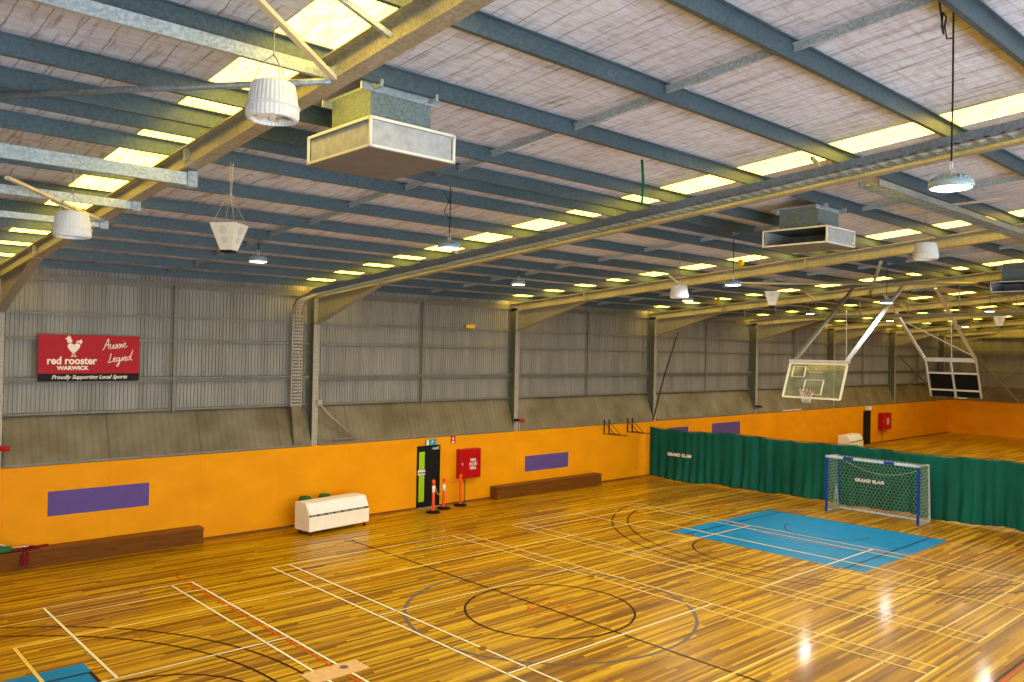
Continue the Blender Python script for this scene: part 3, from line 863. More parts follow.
# white rooster: heart body, tail, neck with comb, legs
b = MB()
def poly(pts, cx=13.53, cz=5.345, s=.255):
    b.prism([(cx+p[0]*s, cz+p[1]*s) for p in pts], 1, SY-.008, SY+.001)
heart = [(0, -.62), (.3, -.34), (.55, -.02), (.6, .22), (.45, .40), (.22, .40), (.02, .24), (-.18, .40), (-.42, .38), (-.56, .18), (-.5, -.08), (-.28, -.38)]
poly(heart)
poly([(-.52, .42), (-.22, .46), (-.1, .62), (-.22, .82), (-.3, 1.02), (-.5, 1.04), (-.66, .92), (-.82, .84), (-.64, .78), (-.6, .6)])
poly([(-.62, .96), (-.5, 1.2), (-.42, 1.04), (-.34, 1.2), (-.26, 1.0), (-.4, .98)])
poly([(.14, .48), (.5, .48), (.68, .3), (.74, .5), (.8, .6), (.66, .82), (.52, .66), (.34, .72), (.3, .6)])
poly([(-.14, -.66), (-.06, -.62), (-.06, -.86), (.06, -.92), (-.3, -.94), (-.14, -.84)]); poly([(.08, -.6), (.16, -.64), (.16, -.84), (.34, -.94), (0.08, -.94), (.08, -.84)])
sl(b).build('rooster_emblem', M['signwhite'], sg)

# ------------------------------------------------------------------ purple panels on the orange wall
PP = [(12.99, 15.43, 1.13, 1.745, 'long purple panel on the orange wall at left above the low bench'),
      (29.35, 31.75, .83, 1.42, 'purple panel on the orange wall above the bench in the middle'),
      (38.3, 39.9, 1.40, 2.04, 'purple panel mostly hidden behind the green curtain top'),
      (41.84, 44.32, 1.43, 2.08, 'purple panel past the curtain on the far part of the orange wall')]
for x0, x1, z0, z1, lab in PP:
    b = MB(); b.box((x0, -.006, z0), (x1, -.001, z1)); o = b.build('purple_panel', M['purple']); tag(o, lab, 'panel', 'purple wall panels')

# ------------------------------------------------------------------ exit door
dr = struct(empty('door_1', (24.75, 0, 0)), 'black exit door with lime stripe')
def dl(b): return loc(b, dr)
b = MB(); b.box((24.26, -.03, 0), (24.31, 0, 2.13)); b.box((25.19, -.03, 0), (25.24, 0, 2.13)); b.box((24.26, -.03, 2.08), (25.24, 0, 2.13)); dl(b).build('door_frame', M['blackmatt'], dr)
b = MB(); b.box((24.31, -.02, .03), (25.19, -.002, 2.08)); dl(b).build('door_leaf', M['black'], dr)
b = MB(); b.box((24.34, -.028, .22), (24.57, -.021, 1.13)); b.box((24.34, -.028, 1.32), (24.57, -.021, 1.93)); dl(b).build('lime_stripe', M['lime'], dr)
b = MB(); b.box((24.29, -.034, 1.14), (24.60, -.021, 1.31)); dl(b).build('push_plate', M['white'], dr)
b = MB(); b.tube([(24.31, -.07, 1.22), (24.58, -.07, 1.22)], .016, 8); b.box((24.32, -.07, 1.2), (24.34, -.03, 1.24)); b.box((24.55, -.07, 1.2), (24.57, -.03, 1.24)); dl(b).build('push_bar', M['mast'], dr)
b = MB(); b.box((24.88, -.08, 1.99), (25.14, -.02, 2.05)); b.bar((24.95, -.1, 2.04), (25.17, -.06, 2.08), .02, .015); dl(b).build('door_closer', M['alu'], dr)
b = MB(); b.box((24.26, -.10, 0.0005), (25.24, -.0, .028)); dl(b).build('sill', M['sill'], dr)
# second door far away
b = MB(); b.box((58.2, -.03, 0), (59.2, -.001, 2.08)); struct(b.build('door_2', M['black']), 'black far exit door')

def running_man(o, x, z, s, y):
    b = MB()
    b.tube([(x+.02*s, y, z+.36*s), (x+.02*s, y-.002, z+.36*s)], .07*s, 10)
    for p in ([(0, .28), (-.08, .02)], [(-.08, .02), (.1, -.12), (.08, -.34)], [(-.08, .02), (-.16, -.2), (-.36, -.24)], [(0, .25), (.16, .14), (.28, .22)], [(0, .25), (-.2, .22), (-.26, .06)]):
        for a, c in zip(p, p[1:]): b.bar((x+a[0]*s, y-.001, z+a[1]*s), (x+c[0]*s, y-.001, z+c[1]*s), .004, .09*s, up=(0, 0, 1))
    b2 = loc(b, o); b2.build('pictogram', M['white'], o)
ex = empty('exit_sign', (24.82, -.02, 2.08), 'teal and white exit sign with running figure above the black door', 'sign')
b = MB(); b.box((24.60, -.07, 2.145), (25.04, -.0, 2.335)); loc(b, ex).build('sign_box', M['teal'], ex)
b = MB(); b.box((24.60, -.074, 2.15), (24.70, -.071, 2.33)); loc(b, ex).build('white_end', M['white'], ex)
running_man(ex, 24.86, 2.235, .2, -.073)
b = MB(); b.prism([(24.985, 2.20), (25.02, 2.235), (24.985, 2.27)], 1, -.074, -.071); loc(b, ex).build('arrow', M['white'], ex)
ex2 = empty('exit_sign', (58.7, -.02, 2.12), 'small pale exit sign above the distant dark door past the curtain', 'sign')
b = MB(); b.box((58.45, -.2, 2.14), (58.95, -.0, 2.36)); loc(b, ex2).build('sign_box', M['white'], ex2)
running_man(ex2, 58.7, 2.25, .2, -.202)
fs = MB(); fs.box((25.71, -.008, 2.13), (25.92, -.001, 2.39)); fso = fs.build('fire_sign', M['red']); tag(fso, 'small red fire equipment sign high between door and hose cabinet', 'sign')
b = MB(); b.lathe([(.045, 0), (.045, .003), (0, .003)], n=20)
for v in b.bm.verts: v.co = Vector((25.815+v.co.x, -.009-v.co.z, 2.3+v.co.y))
b.box((25.75, -.012, 2.15), (25.88, -.009, 2.2)); b.box((25.80, -.012, 2.2), (25.83, -.009, 2.26)); b.build('white_symbol', M['white'], fso)

# ------------------------------------------------------------------ hose cabinets
def hose(x0, x1, z0, z1, dep, lab, txt=True):
    o = empty('hose_cabinet', ((x0+x1)/2, 0, z0), lab, 'hose cabinet', 'red hose reel cabinets')
    b = MB(); b.box((x0, -dep, z0), (x1, -.001, z1)); loc(b, o).build('cabinet_body', M['red'], o, bevel=.01)
    b = MB(); b.box((x0+.02, -dep-.014, z0+.02), (x1-.02, -dep-.001, z1-.02)); loc(b, o).build('cabinet_door', M['red'], o, bevel=.004)
    b = MB(); b.box((x0+.06, -dep-.03, (z0+z1)/2-.03), (x0+.1, -dep-.014, (z0+z1)/2+.05)); loc(b, o).build('latch', M['alu'], o)
    for k, t in enumerate(('FIRE', 'HOSE', 'REEL')):
        me = text_mesh(t, .145, bold=.003); place_text('lettering', me, M['white'], Matrix.Translation(((x0+x1)/2+.1-o.location.x, -dep-.018, (z0+z1)/2+.12-.14*k-z0)) @ FACE_Y, o)
    b = MB(); b.tube([((x0+x1)/2-.1, -.06, .0), ((x0+x1)/2-.1, -.06, z0)], .014, 8); loc(b, o).build('supply_pipe', M['rust'], o)
hose(25.98, 26.93, .88, 1.92, .24, 'red hose reel cabinet with white lettering beside the black exit door')
hose(60.3, 61.6, .82, 1.88, .30, 'distant red hose reel cabinet right of the far dark door')

# ------------------------------------------------------------------ benches
def bench(x0, x1, h, dep, lab):
    o = empty('low_bench', ((x0+x1)/2, -dep/2, 0), lab, 'bench', 'boxed wall benches')
    b = MB(); b.box((x0+.02, -dep+.02, 0), (x1-.02, -.02, h-.03)); loc(b, o).build('bench_box', M['bench'], o)
    b = MB(); b.box((x0, -dep, h-.03), (x1, -.02, h)); loc(b, o).build('bench_top', M['benchtop'], o, bevel=.006)
bench(8.6, 16.78, .43, .45, 'long brown boxed bench at the foot of the orange wall, left edge')
bench(27.58, 33.36, .46, .42, 'brown boxed bench at the foot of the orange wall beyond the hose cabinet')

# things left on the left bench
b = MB()
rc = [[(11.98, -.1, .45), (12.2, -.18, .46), (12.45, -.2, .455), (12.7, -.14, .45), (13.0, -.1, .45)], [(12.1, -.22, .46), (12.35, -.3, .47), (12.5, -.18, .5), (12.8, -.22, .45)],
      [(12.35, -.3, .47), (12.38, -.47, .46), (12.39, -.485, .33), (12.38, -.48, .2)], [(12.48, -.25, .47), (12.46, -.47, .46), (12.47, -.485, .30), (12.42, -.48, .2)],
      [(11.95, -.3, .45), (12.2, -.35, .47), (12.5, -.38, .45), (12.75, -.3, .45)]]
for p in rc: b.tube(p, .025, 6)
b.box((12.33, -.50, .12), (12.50, -.472, .36))
o = b.build('straps', M['darkred']); tag(o, 'tangle of dark red straps hanging over the left bench edge', 'straps')
b = MB(); b.tube([(12.2, -.2, .51), (12.45, -.28, .52), (12.55, -.2, .5)], .012, 6); b.build('pale_cord', M['white'], o)
b = MB()
pr = [(0, 0), (.16, .0), (.2, .05), (.17, .13), (.08, .17), (0, .18)]
b.lathe(pr, (11.9, -.25, .435), 20)
for v in b.bm.verts: v.co.x = 11.9+(v.co.x-11.9)*1.7+.03*math.sin(9*v.co.y); v.co.z += .0
o = b.build('sports_bag', M['greencloth']); tag(o, 'dark green bag lying on the bench at the left edge', 'bag')
b = MB(); b.tube([(11.75, -.25, .6), (11.9, -.3, .66), (12.1, -.3, .56), (12.2, -.35, .46)], .012, 6); b.build('bag_strap', M['white'], o)

# ------------------------------------------------------------------ long white cabinets
def cabinet(x0, lab, greens):
    L_ = 2.2; o = empty('slatted_cabinet', (x0, -1.2, 0), lab, 'cabinet', 'long white cabinets')
    # profile in y (front negative), z
    y0, y1 = -1.52, -.80
    def P(b): return loc(b, o)
    def shift(b):
        return b
    b = MB(); b.box((x0, y0, .13), (x0+L_, y1, .55)); P(b).build('lower_case', M['cream'], o, bevel=.01)
    b = MB(); b.prism([(y0+.10, .60), (y0+.01, .60), (y0+.02, .65), (y0+.17, .90), (y0+.22, .93), (y1-.12, .94), (y1-.12, .60)], 0, x0+.02, x0+L_-.02); P(b).build('lid', M['white'], o, bevel=.008)
    for xx in (x0, x0+L_-.02):
        b = MB(); b.prism([(y1, .55), (y0+.04, .55), (y0+.05, .64), (y0+.12, .76), (y0+.18, .90), (y0+.26, .92), (y1, .92)], 0, xx, xx+.02); P(b).build('end_panel', M['cream'], o)
    b = MB(); b.box((x0+.02, y1-.02, .55), (x0+L_-.02, y1, .92)); P(b).build('back_panel', M['cream'], o)
    b = MB(); b.box((x0+.02, y0+.012, .55), (x0+L_-.02, y1-.03, .605)); P(b).build('slot_void', M['blackmatt'], o)
    b = MB(); x = x0+.06
    while x < x0+L_-.2:
        b.box((x, y0+.006, .566), (x+.2, y0+.012, .588)); x += .29
    P(b).build('slot_cards', M['wire'], o)
    for xx in (x0+.12, x0+L_-.12):
        for yy in (y0+.08, y1-.08):
            b = MB(); b.box((xx-.03, yy-.03, 0.0), (xx+.03, yy+.03, .13)); P(b).build('leg', M['rust'], o)
    o.rotation_euler[2] = R(7)
    return o
cabinet(19.36, 'long white cabinet on short legs standing by the orange wall', True)
cabinet(53.3, 'white cabinet past the curtain below the far dark door', False)
for x, lab in ((19.85, 'green round tub top sticking out behind the left end of the white cabinet'), (20.52, 'green round tub top behind the middle of the white cabinet')):
    b = MB(); b.lathe([(.0, .0), (.16, .0), (.18, .84), (.195, .85), (.195, .9), (.15, .955), (0, .975)], (x, -.40, 0.0), 28)
    o = b.build('green_tub', M['greencloth']); tag(o, lab, 'tub', 'green tubs behind the cabinet')

# ------------------------------------------------------------------ bollards and tape
def bollard(x, y, band, lab, h=1.05, lean=0):
    o = empty('queue_bollard', (x, y, 0), lab, 'bollard', 'orange bollards by the exit door')
    b = MB(); b.lathe([(0, 0), (.24, 0), (.24, .02), (.2, .045), (.07, .06), (0, .06)], n=32); b.build('base', M['blackmatt'], o)
    b = MB(); b.lathe([(.055, .05), (.05, .12), (.045, h-.12), (.04, h-.09), (.06, h-.06), (.06, h), (.045, h+.03), (0, h+.035)], n=24); b.build('post', M['orange'], o)
    b = MB(); b.tube([(.0+.05*math.cos(t*PI/6), 0, h+.0+.05*math.sin(t*PI/6)) for t in range(12)], .01, 6, closed=True); b.build('hook_ring', M['orange'], o)
    if band:
        b = MB(); b.lathe([(.047, h-.40), (.051, h-.40), (.051, h-.16), (.047, h-.16)], n=24); b.build('reflective_band', M['reflect'], o)
bollard(24.36, -.84, True, 'orange bollard with broad white band, nearest, in front of the black door')
bollard(25.05, -.52, True, 'orange bollard with white band, middle one, right of the black door', 1.0)
bollard(25.86, -.42, False, 'plain orange bollard without band under the hose cabinet', 1.05)
def chain(p, q, sag, n, lab, mat):
    b = MB(); pts = []
    for i in range(n+1):
        t = i/n; P = Vector(p).lerp(Vector(q), t); P.z -= sag*4*t*(1-t); pts.append(P)
    for i in range(n):
        a, c = pts[i], pts[i+1]; mid = (a+c)/2; d = (c-a)*.62
        side = d.cross(Vector((0, 0, 1))).normalized()*.014 if i % 2 else Vector((0, 0, .014))
        b.tube([mid-d, mid-d*.5+side, mid+d*.5+side, mid+d, mid+d*.5-side, mid-d*.5-side], .006, 5, closed=True)
    o = b.build('barrier_chain', M[mat]); tag(o, lab, 'chain', 'barrier chains')
chain((24.40, -.84, .98), (25.02, -.55, .95), .42, 26, 'yellow plastic chain drooping between the two banded bollards', 'gold')
chain((25.08, -.52, .98), (25.84, -.42, 1.02), .12, 18, 'orange plastic chain slung from the middle bollard to the plain bollard', 'orange')

# ------------------------------------------------------------------ green divider curtain
def curt_x(y): 
    t = min(1, max(0, (-y-.3)/7.0)); return 36.62+.62*t*t*(3-2*t)
def curt_surf(y, z):
    a = abs(y); f = z/2.26
    fold = (.020+.014*math.sin(a*.9+ph[7]))*math.sin(a*8.5+ph[0]+2.2*math.sin(a*.8+ph[1]))+.045*math.sin(a*2.1+ph[2]+1.5*math.sin(a*.7))*(1-.5*f)+(.016+.04*(1-f)**2)*math.sin(a*17+ph[3]+1.5*math.sin(a*2.3))
    return curt_x(y)+fold-.18*(1-f)**3*(1+math.sin(a*2.3+ph[4]))*.5
ph = [random.uniform(0, 6.28) for _ in range(12)]
b = MB()
N = 520; Y0c, Y1c = -.32, -23.0; rows = []
zs = [0, .05, .12, .22, .4, .7, .95, 1.1, 1.25, 1.4, 1.7, 2.0, 2.18, 2.26]
for i in range(N+1):
    y = Y0c+(Y1c-Y0c)*i/N; r = []
    a = abs(y)
    for z in zs:
        f = z/2.26
        topz = 2.18+.03*math.sin(a*1.3+ph[5])+.012*math.sin(a*5)
        hem = .03+.03*(1+math.sin(a*1.9+ph[6]))+.02*math.sin(a*4.1)
        zz = hem+(topz-hem)*f
        r.append(b.bm.verts.new((curt_surf(y, z), y, zz)))
    rows.append(r)
for A, B in zip(rows, rows[1:]):
    for j in range(len(zs)-1):
        fc = b.bm.faces.new((A[j], B[j], B[j+1], A[j+1])); fc.smooth = True
cu = b.build('divider_curtain', M['curtain'])
so = cu.modifiers.new('thick', 'SOLIDIFY'); so.thickness = .004
tag(cu, 'long green vinyl curtain dividing the hall across the floor', 'curtain')
b = MB(); b.tube([(curt_x(Y0c-i*.5), Y0c-i*.5, 2.205+.03*math.sin((.32+i*.5)*1.3+ph[5])) for i in range(45)], .012, 6); b.build('top_rope', M['curtain'], cu)
def ctext(y, z, s, body='GRAND SLAM'):
    me = text_mesh(body, s, bold=.009, extr=.004, spacing=1.1)
    o = place_text('lettering', me, M['signwhite'], Matrix.Translation((0, y, z)) @ FACE_X, cu)
    for v in me.vertices: v.co.x += min(curt_surf(v.co.y+q*.03, v.co.z*1.02) for q in range(-4, 5))-.012
ctext(-1.85, 1.12, .18)
ctext(-9.75, 1.0, .155)

# curtain track with drop rods
tr = empty('curtain_track', (37.5, -.2, 6.9), 'dark horizontal track beam hanging on rods below the fourth rafter', 'track')
b = MB(); b.box((37.44, .3, 6.92), (37.56, -24, 7.02)); b.box((37.40, .3, 6.91), (37.60, -24, 6.925)); loc(b, tr).build('track_rail', M['girt'], tr)
for d in (3.0, 4.4, 5.8, 7.5, 9.2, 10.9, 12.6, 14.3, 16.0, 18.):
    b = MB(); b.tube([(37.5, -d, 7.0), (37.4, -d, zb(d)+.01)], .022, 6)
    loc(b, tr).build('drop_rod', M['rafter'], tr)
b = MB()
for k in range(9):
    y = -1.2-k*.55
    pts = [(37.48, y-.55*t/6, 6.9-.30*math.sin(PI*t/6)*(.6+.4*(k % 3))) for t in range(7)]
    b.tube(pts, .012, 5)
loc(b, tr).build('net_swags', M['girt'], tr)
b = MB(); b.tube([(37.2, -1.3, 6.4), (37.0, -.75, 4.5), (36.85, -.28, 2.5)], .028, 8)
o = b.build('hoist_rope', M['mast']); tag(o, 'dark rope slanting down to the wall end of the green curtain', 'rope')

# ------------------------------------------------------------------ futsal goal
gx, ya, yb, H_, D_ = 35.6, -8.95, -12.07, 1.98, .98
g = empty('soccer_goal', (gx, (ya+yb)/2, 0), 'blue framed small soccer goal with pale net in front of the green curtain', 'goal')
def G(b): return loc(b, g)
for y in (ya, yb):
    b = MB(); b.bar((gx, y, 0), (gx, y, H_), .07, .07); G(b).build('post', M['blue'], g)
b = MB(); b.bar((gx, ya-.04+.08, H_-.04), (gx, yb-.04, H_-.04), .08, .08); G(b).build('crossbar', M['bluewhite'], g)
for y0 in (-9.9, -11.3):
    b = MB(); b.box((gx-.043, y0, H_-.083), (gx+.043, y0+.35, H_+.003)); G(b).build('crossbar_stripe', M['blue'], g)
for y in (ya, yb):
    b = MB(); b.bar((gx, y, .03), (gx+D_, y, .03), .05, .05); G(b).build('ground_bar', M['bluewhite'], g)
    b = MB(); b.bar((gx, y, H_-.03), (gx+D_*.85, y, H_-.06), .04, .04); G(b).build('top_stay', M['bluewhite'], g)
    b = MB(); b.bar((gx+D_*.85, y, H_-.06), (gx+D_, y, .03), .045, .045); G(b).build('back_stay', M['blue'] if y == ya else M['bluewhite'], g)
b = MB(); b.bar((gx+D_, ya, .03), (gx+D_, yb, .03), .05, .05); G(b).build('rear_bar', M['bluewhite'], g)
b = MB()
def netpatch(f, nu, nv, r=.0052):
    def seg(p, q): b.tube([f(*p), f(*q)], r, 3)
    # hexagonal mesh
    for i in range(nu):
        for j in range(nv):
            u, v = (i+.5*(j % 2))/nu, j/nv
            a = (u, v+.33/nv)
            if 0 <= u <= 1:
                seg((u, v), (u, min(1, v+.36/nv)))
                for s_ in (-1, 1):
                    uu = u+s_*.5/nu
                    if 0 <= uu <= 1 and j+1 <= nv: seg((u, min(1, v+.36/nv)), (uu, min(1, v+1/nv)))
netpatch(lambda u, v: (gx+D_*(1-.15*v)+.05*math.sin(PI*v), ya+(yb-ya)*u, .04+(H_-.1)*v), 24, 17)
netpatch(lambda u, v: (gx+.04+D_*.9*u, yb, .04+(H_-.1)*v), 8, 17)
netpatch(lambda u, v: (gx+.04+D_*.9*u, ya, .04+(H_-.1)*v), 8, 17)
netpatch(lambda u, v: (gx+.04+D_*.82*v, ya+(yb-ya)*u, H_-.05-.05*math.sin(PI*v)), 24, 7)
b.tube([(gx+.8, ya-.3-2.6*t/10, H_-.25-.32*math.sin(PI*t/10)) for t in range(11)], .012, 5)
for k in range(9):
    a = k*.7; b.tube([(gx+.35, ya-.18, .95), (gx+.35+.08*math.cos(a), ya-.18+.08*math.sin(a), .4), (gx+.35+.12*math.cos(a), ya-.2+.12*math.sin(a), .03)], .012, 4)
G(b).build('net', M['net'], g)

# ------------------------------------------------------------------ hanging backboards
bb = empty('basketball_backboard', (31.9, -10.45, 5.3), 'glass basketball backboard with hoop swung up on struts above the curtain', 'backboard')
def Bk(b): return loc(b, bb)
xt, xbm, yt0, yt1, z1_, z0_ = 31.95, 31.50, -9.5, -11.36, 5.24, 4.19
def bp(u, v, off=0):   # u across 0..1, v up 0..1 on the tilted board
    n = Vector((-(z1_-z0_), 0, (xt-xbm))).normalized()
    return Vector((xbm+(xt-xbm)*v, yt0+(yt1-yt0)*u, z0_+(z1_-z0_)*v))+n*off
b = MB()
b.face([bp(0, 0), bp(1, 0), bp(1, 1), bp(0, 1)]); b.face([bp(0, 0, -.012), bp(0, 1, -.012), bp(1, 1, -.012), bp(1, 0, -.012)])
Bk(b).build('glass_pane', M['glass'], bb)
b = MB()
for p, q in (((0, 0), (1, 0)), ((1, 0), (1, 1)), ((1, 1), (0, 1)), ((0, 1), (0, 0))): b.bar(bp(*p), bp(*q), .055, .055)
Bk(b).build('board_frame', M['boardframe'], bb)
b = MB()
for (u0, v0, u1, v1) in ((.34, .10, .66, .52), (.08, .60, .30, .90)):
    c = [(u0, v0), (u1, v0), (u1, v1), (u0, v1)]
    for k in range(4): b.bar(bp(*c[k], .006), bp(*c[(k+1) % 4], .006), .04, .012)
b.bar(bp(.38, .74, .006), bp(.62, .74, .006), .03, .012)
Bk(b).build('target_square', M['boardframe'], bb)
hc = bp(.5, .10, .35)
b = MB(); nrm = (bp(.5, .1, 1)-bp(.5, .1, 0)); 
tv = Vector((0, 1, 0)); 
b.tube([hc+nrm*.225*math.cos(t*PI/12)+tv*.225*math.sin(t*PI/12) for t in range(24)], .013, 6, closed=True)
b.bar(bp(.5, .10, .0), bp(.5, .10, .13), .14, .10); Bk(b).build('hoop', M['hoop'], bb)
b = MB()
for k in range(12):
    a = 2*PI*k/12; a2 = a+PI/12
    p0 = hc+nrm*.225*math.cos(a)+tv*.225*math.sin(a)
    for sgn in (-1, 1):
        p1 = hc+nrm*.15*math.cos(a+sgn*.26)+tv*.15*math.sin(a+sgn*.26)+Vector((0, 0, -.18))
        p2 = hc+nrm*.12*math.cos(a)+tv*.12*math.sin(a)+Vector((0, 0, -.36))
        b.tube([p0, p1, p2], .006, 3)
Bk(b).build('hoop_net', M['white'], bb)
for yy, mt in ((-9.6, 'girt'), (-11.3, 'alu')):
    b = MB(); b.bar((32.0, yy, 5.32), (36.0, yy, 7.86), .09, .09); Bk(b).build('strut', M[mt], bb)
b = MB(); b.bar((31.98, -9.45, 5.32), (31.98, -11.42, 5.32), .08, .08); b.bar((31.98, -9.55, 5.3), (31.98, -9.55, 5.2), .05, .05); b.bar((31.98, -11.3, 5.3), (31.98, -11.3, 5.2), .05, .05); Bk(b).build('top_bar', M['alu'], bb)
b = MB(); b.bar((32.0, -11.3, 5.35), (32.0, -11.28, 6.9), .014, .014); Bk(b).build('tie_rod', M['alu'], bb)
b = MB(); b.bar((36.0, -8.9, zt(8.9)-.08), (36.0, -12.0, zt(12.0)-.08), .1, .1); Bk(b).build('mounting_beam', M['girt'], bb)

b2 = empty('basketball_backboard', (42., -10.7, 5.4), 'rear of a raised backboard with black padded panels at the far right', 'backboard')
def B2(b): return loc(b, b2)
ya2, yb2 = -9.80, -11.66
def q2(u, v, off=0): return Vector((42.0+.62*(1-v)+off, ya2+(yb2-ya2)*u, 3.96+1.46*v))
b = MB()
for u in (0, .5, 1): b.bar(q2(u, 0), q2(u, 1), .06, .06)
for v in (.18, .64, .97): b.bar(q2(0, v), q2(1, v), .06, .07)
B2(b).build('steel_frame', M['alu'], b2)
b = MB()
for (u0, u1) in ((.03, .47), (.53, .97)):
    b.face([q2(u0, 0, .03), q2(u1, 0, .03), q2(u1, .62, .03), q2(u0, .62, .03)]); b.face([q2(u0, 0, .06), q2(u0, .62, .06), q2(u1, .62, .06), q2(u1, 0, .06)])
B2(b).build('black_panel', M['blackmatt'], b2)
for yy in (ya2, yb2):
    b = MB(); b.bar((42.0, yy, 5.4), (37.9, yy, 7.93), .09, .09); B2(b).build('strut', M['alu'], b2)
b = MB(); b.bar((41.9, ya2, 5.44), (41.9, yb2, 5.44), .1, .12); B2(b).build('top_bar', M['alu'], b2)
b = MB(); b.bar((41.9, yb2+.1, 5.6), (39.6, ya2-.2, 6.8), .04, .04); b.bar((41.95, -10.8, 5.4), (41.9, -10.75, 7.6), .025, .025); B2(b).build('tie_rod', M['alu'], b2)
b = MB(); b.bar((37.85, -9.2, zt(9.2)-.06), (37.85, -12.2, zt(12.2)-.06), .1, .1); B2(b).build('mounting_beam', M['girt'], b2)
b = MB(); hc = Vector((43.05, -10.75, 3.9)); b.tube([hc+Vector((.225*math.cos(t*PI/12), .225*math.sin(t*PI/12), 0)) for t in range(24)], .014, 6, closed=True); b.bar((42.6, -10.75, 3.95), (42.85, -10.75, 3.9), .12, .06); B2(b).build('hoop', M['wire'], b2)

# wall hoops
for x, lab in ((33.88, 'dark folded hoop bracket on the orange wall top, left of the pair'), (35.42, 'dark folded hoop bracket on the orange wall top, next to the curtain')):
    o = empty('wall_hoop_bracket', (x, -.01, 2.0), lab, 'hoop bracket', 'wall hoop brackets')
    for dx in (0, .32):
        b = MB(); b.box((dx-.02, -.035, 0), (dx+.02, -.0, .62)); b.build('upright', M['blackmatt'], o)
        b = MB(); b.bar((dx, -.03, .50), (dx, -.62, .05), .022, .022); b.build('diagonal_stay', M['rust'], o)
        b = MB(); b.bar((dx, -.02, .03), (dx, -.68, .03), .03, .03); b.build('arm', M['rust'], o)
    b = MB(); b.tube([(.16+.2*math.cos(t*PI/10), -.88+.2*math.sin(t*PI/10), .03) for t in range(20)], .012, 6, closed=True); b.bar((0, -.66, .03), (.32, -.66, .03), .04, .03); b.build('ring', M['rust'], o)

# ------------------------------------------------------------------ small fixtures
def fixture(x, y, z, lab, m1, m2):
    o = empty('column_camera', (x, y, z), lab, 'camera', 'small cameras at column feet')
    b = MB(); b.box((-.16, -.1, -.04), (.0, .0, .05)); b.build('mount_plate', M['blackmatt'], o)
    b = MB(); b.tube([(.0, -.06, .0), (.26, -.12, -.02)], .06, 10); b.build('camera_body', M[m1], o)
    b = MB(); b.tube([(-.06, -.06, -.03), (-.05, -.06, -.28), (.0, -.06, -.4)], .008, 5); b.tube([(.04, -.06, -.05), (.06, -.06, -.3), (.1, -.05, -.42)], .008, 5); b.build('loose_cable', M[m2], o)
fixture(28.92, .02, 2.82, 'small red and black unit at the foot of the third column', 'red', 'white')
fixture(45.9, .02, 2.78, 'small black unit at the foot of the fifth column past the curtain', 'black', 'wire')
fixture(11.86, .02, 2.9, 'small red unit on the column at the extreme left edge', 'red', 'wire')
b = MB(); b.box((48.4, -.07, 2.44), (50.4, -.035, 2.49)); o = b.build('white_batten', M['white']); tag(o, 'thin white batten on the dado capping under the glass backboard', 'batten')
b = MB(); b.box((26.5, .2, 6.24), (26.9, .29, 6.37)); o = b.build('yellow_box', M['gold'], bevel=.02); tag(o, 'small yellow box on the wall rail between second and third columns', 'box')
o = empty('folding_arm', (20.5, -.02, 2.5), 'pale folded pipe arm leaning on the sloped cover beside the second column', 'arm')
b = MB(); b.tube([(-.05, -.03, 1.22), (.35, -.06, .8), (1.25, -.08, .06)], .03, 8); b.build('pipe', M['rafter'], o)
b = MB(); b.bar((.15, -.06, .08), (1.32, -.08, .09), .03, .03); b.build('lower_rail', M['girt'], o)
b = MB(); b.box((-.1, -.05, 1.15), (.05, .0, 1.32)); b.build('hinge', M['wire'], o)
for p, lab in (((28.27, -9.95, 8.0), 'yellow round beacon on the rafter right of the second drum fan'), ((35.86, -4.22, 7.5), 'yellow round beacon near the fourth rafter above the side wall')):
    b = MB(); b.lathe([(0, 0), (.09, 0), (.1, .02), (.1, .07), (.07, .1), (0, .11)], n=20)
    for v in b.bm.verts: v.co = Vector((p[0]-v.co.z, p[1]+v.co.x, p[2]+v.co.y+.1))
    o = b.build('yellow_beacon', M['gold']); tag(o, lab, 'beacon', 'yellow beacons')
b = MB(); b.box((45.6, -3.8, 7.2), (45.65, -3.35, 7.36)); o = b.build('hanging_exit_sign', M['lime']); tag(o, 'lime green hanging exit sign under the roof left of the glass backboard strut', 'sign')
b = MB(); b.tube([(45.62, -3.6, 7.36), (45.62, -3.6, zt(3.6))], .01, 5); b.build('suspension', M['wire'], o)
b = MB(); b.tube([(17.47, -14.94, zt(14.95)), (17.5, -14.95, 8.1), (17.47, -14.95, 7.75)], .02, 6); o = b.build('loose_cable', M['greencable']); tag(o, 'green cable dangling from the roof onto the long cable ladder', 'cable')
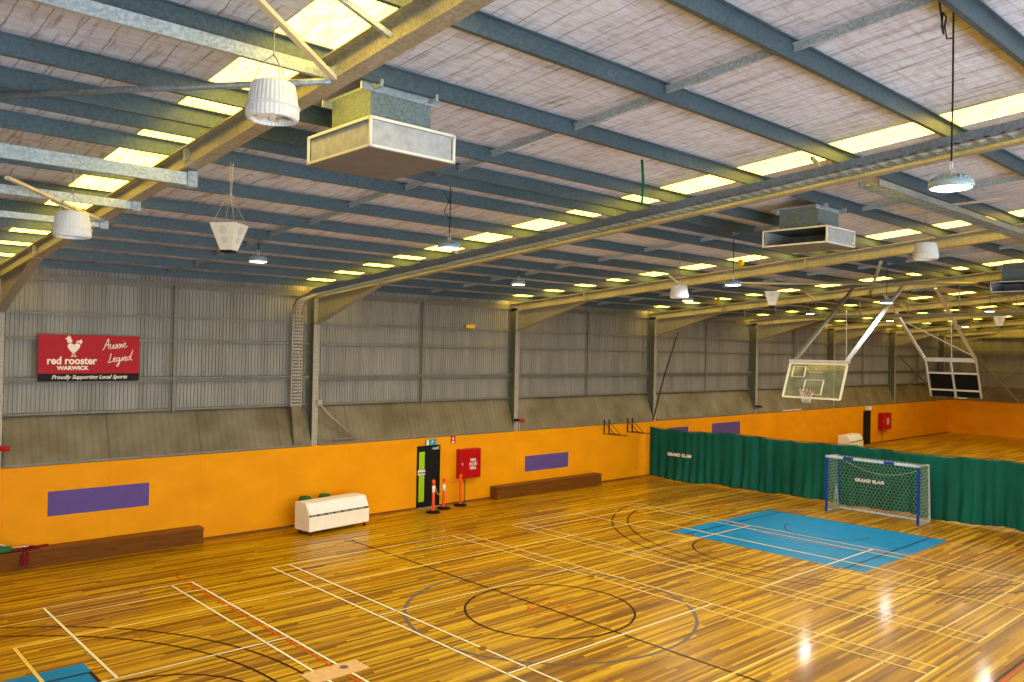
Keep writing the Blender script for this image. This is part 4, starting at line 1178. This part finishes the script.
# far corner: dark post by the far door, scoreboard, cross braces
b = MB(); b.box((70.3, .02, 4.5), (71.2, .14, 5.2)); o = b.build('scoreboard', M['purple']); tag(o, 'small purple board high in the far corner behind the black backboard', 'board')
b = MB(); b.bar((-.12, -1.8, 5.75), (-.12, -4.6, 2.5), .09, .05); b.bar((-.19, -5.4, 5.75), (-.19, -2.0, 2.6), .09, .05)
for v in b.bm.verts: v.co.x += XR-.12
o = b.build('cross_brace', M['rafter']); tag(o, 'X shaped steel bracing on the far end wall at the right edge', 'brace')
b = MB(); b.bar((63.6, .16, 5.6), (70.2, .16, 2.9), .07, .04); b.bar((63.6, .11, 2.9), (70.2, .11, 5.6), .07, .04)
o = b.build('cross_brace', M['girt']); tag(o, 'X shaped steel bracing on the side wall in the last bay', 'brace')
b = MB(); b.tube([(60.0, -9.5, 7.9), (60.0, -9.5, 5.0)], .02, 6); o = b.build('hoist_rope', M['wire']); tag(o, 'thin pale cord hanging down far right before the end wall', 'cord')

# ------------------------------------------------------------------ camera
yaw, pitch, roll, F_, cx, cy, cz = 0.7425973707646971, 0.009045145617126864, 0.01944059560209235, 824.95082, 7.537749, -22.9022226, 5.533974
f = Vector((math.sin(yaw)*math.cos(pitch), math.cos(yaw)*math.cos(pitch), math.sin(pitch)))
r = Vector((math.cos(yaw), -math.sin(yaw), 0)); u = r.cross(f)
r2 = r*math.cos(roll)+u*math.sin(roll); u2 = -r*math.sin(roll)+u*math.cos(roll)
cam = bpy.data.cameras.new('camera'); co = bpy.data.objects.new('camera', cam); col.objects.link(co)
cam.sensor_width = 36; cam.lens = F_/1024*36; cam.clip_end = 300
co.matrix_world = Matrix(((r2.x, u2.x, -f.x, cx), (r2.y, u2.y, -f.y, cy), (r2.z, u2.z, -f.z, cz), (0, 0, 0, 1)))
sc.camera = co

# ------------------------------------------------------------------ world and view
w = bpy.data.worlds.new('world'); sc.world = w; w.use_nodes = True
w.node_tree.nodes['Background'].inputs[0].default_value = (.6, .75, 1, 1); w.node_tree.nodes['Background'].inputs[1].default_value = .5
sc.view_settings.view_transform = 'Standard'; sc.view_settings.look = 'None'; sc.view_settings.gamma = 1
sc.view_settings.use_curve_mapping = False
sc.view_settings.exposure = 0.0
sc.cycles.use_denoising = True
sc.cycles.max_bounces = 6; sc.cycles.diffuse_bounces = 4
sc.cycles.sample_clamp_indirect = 6
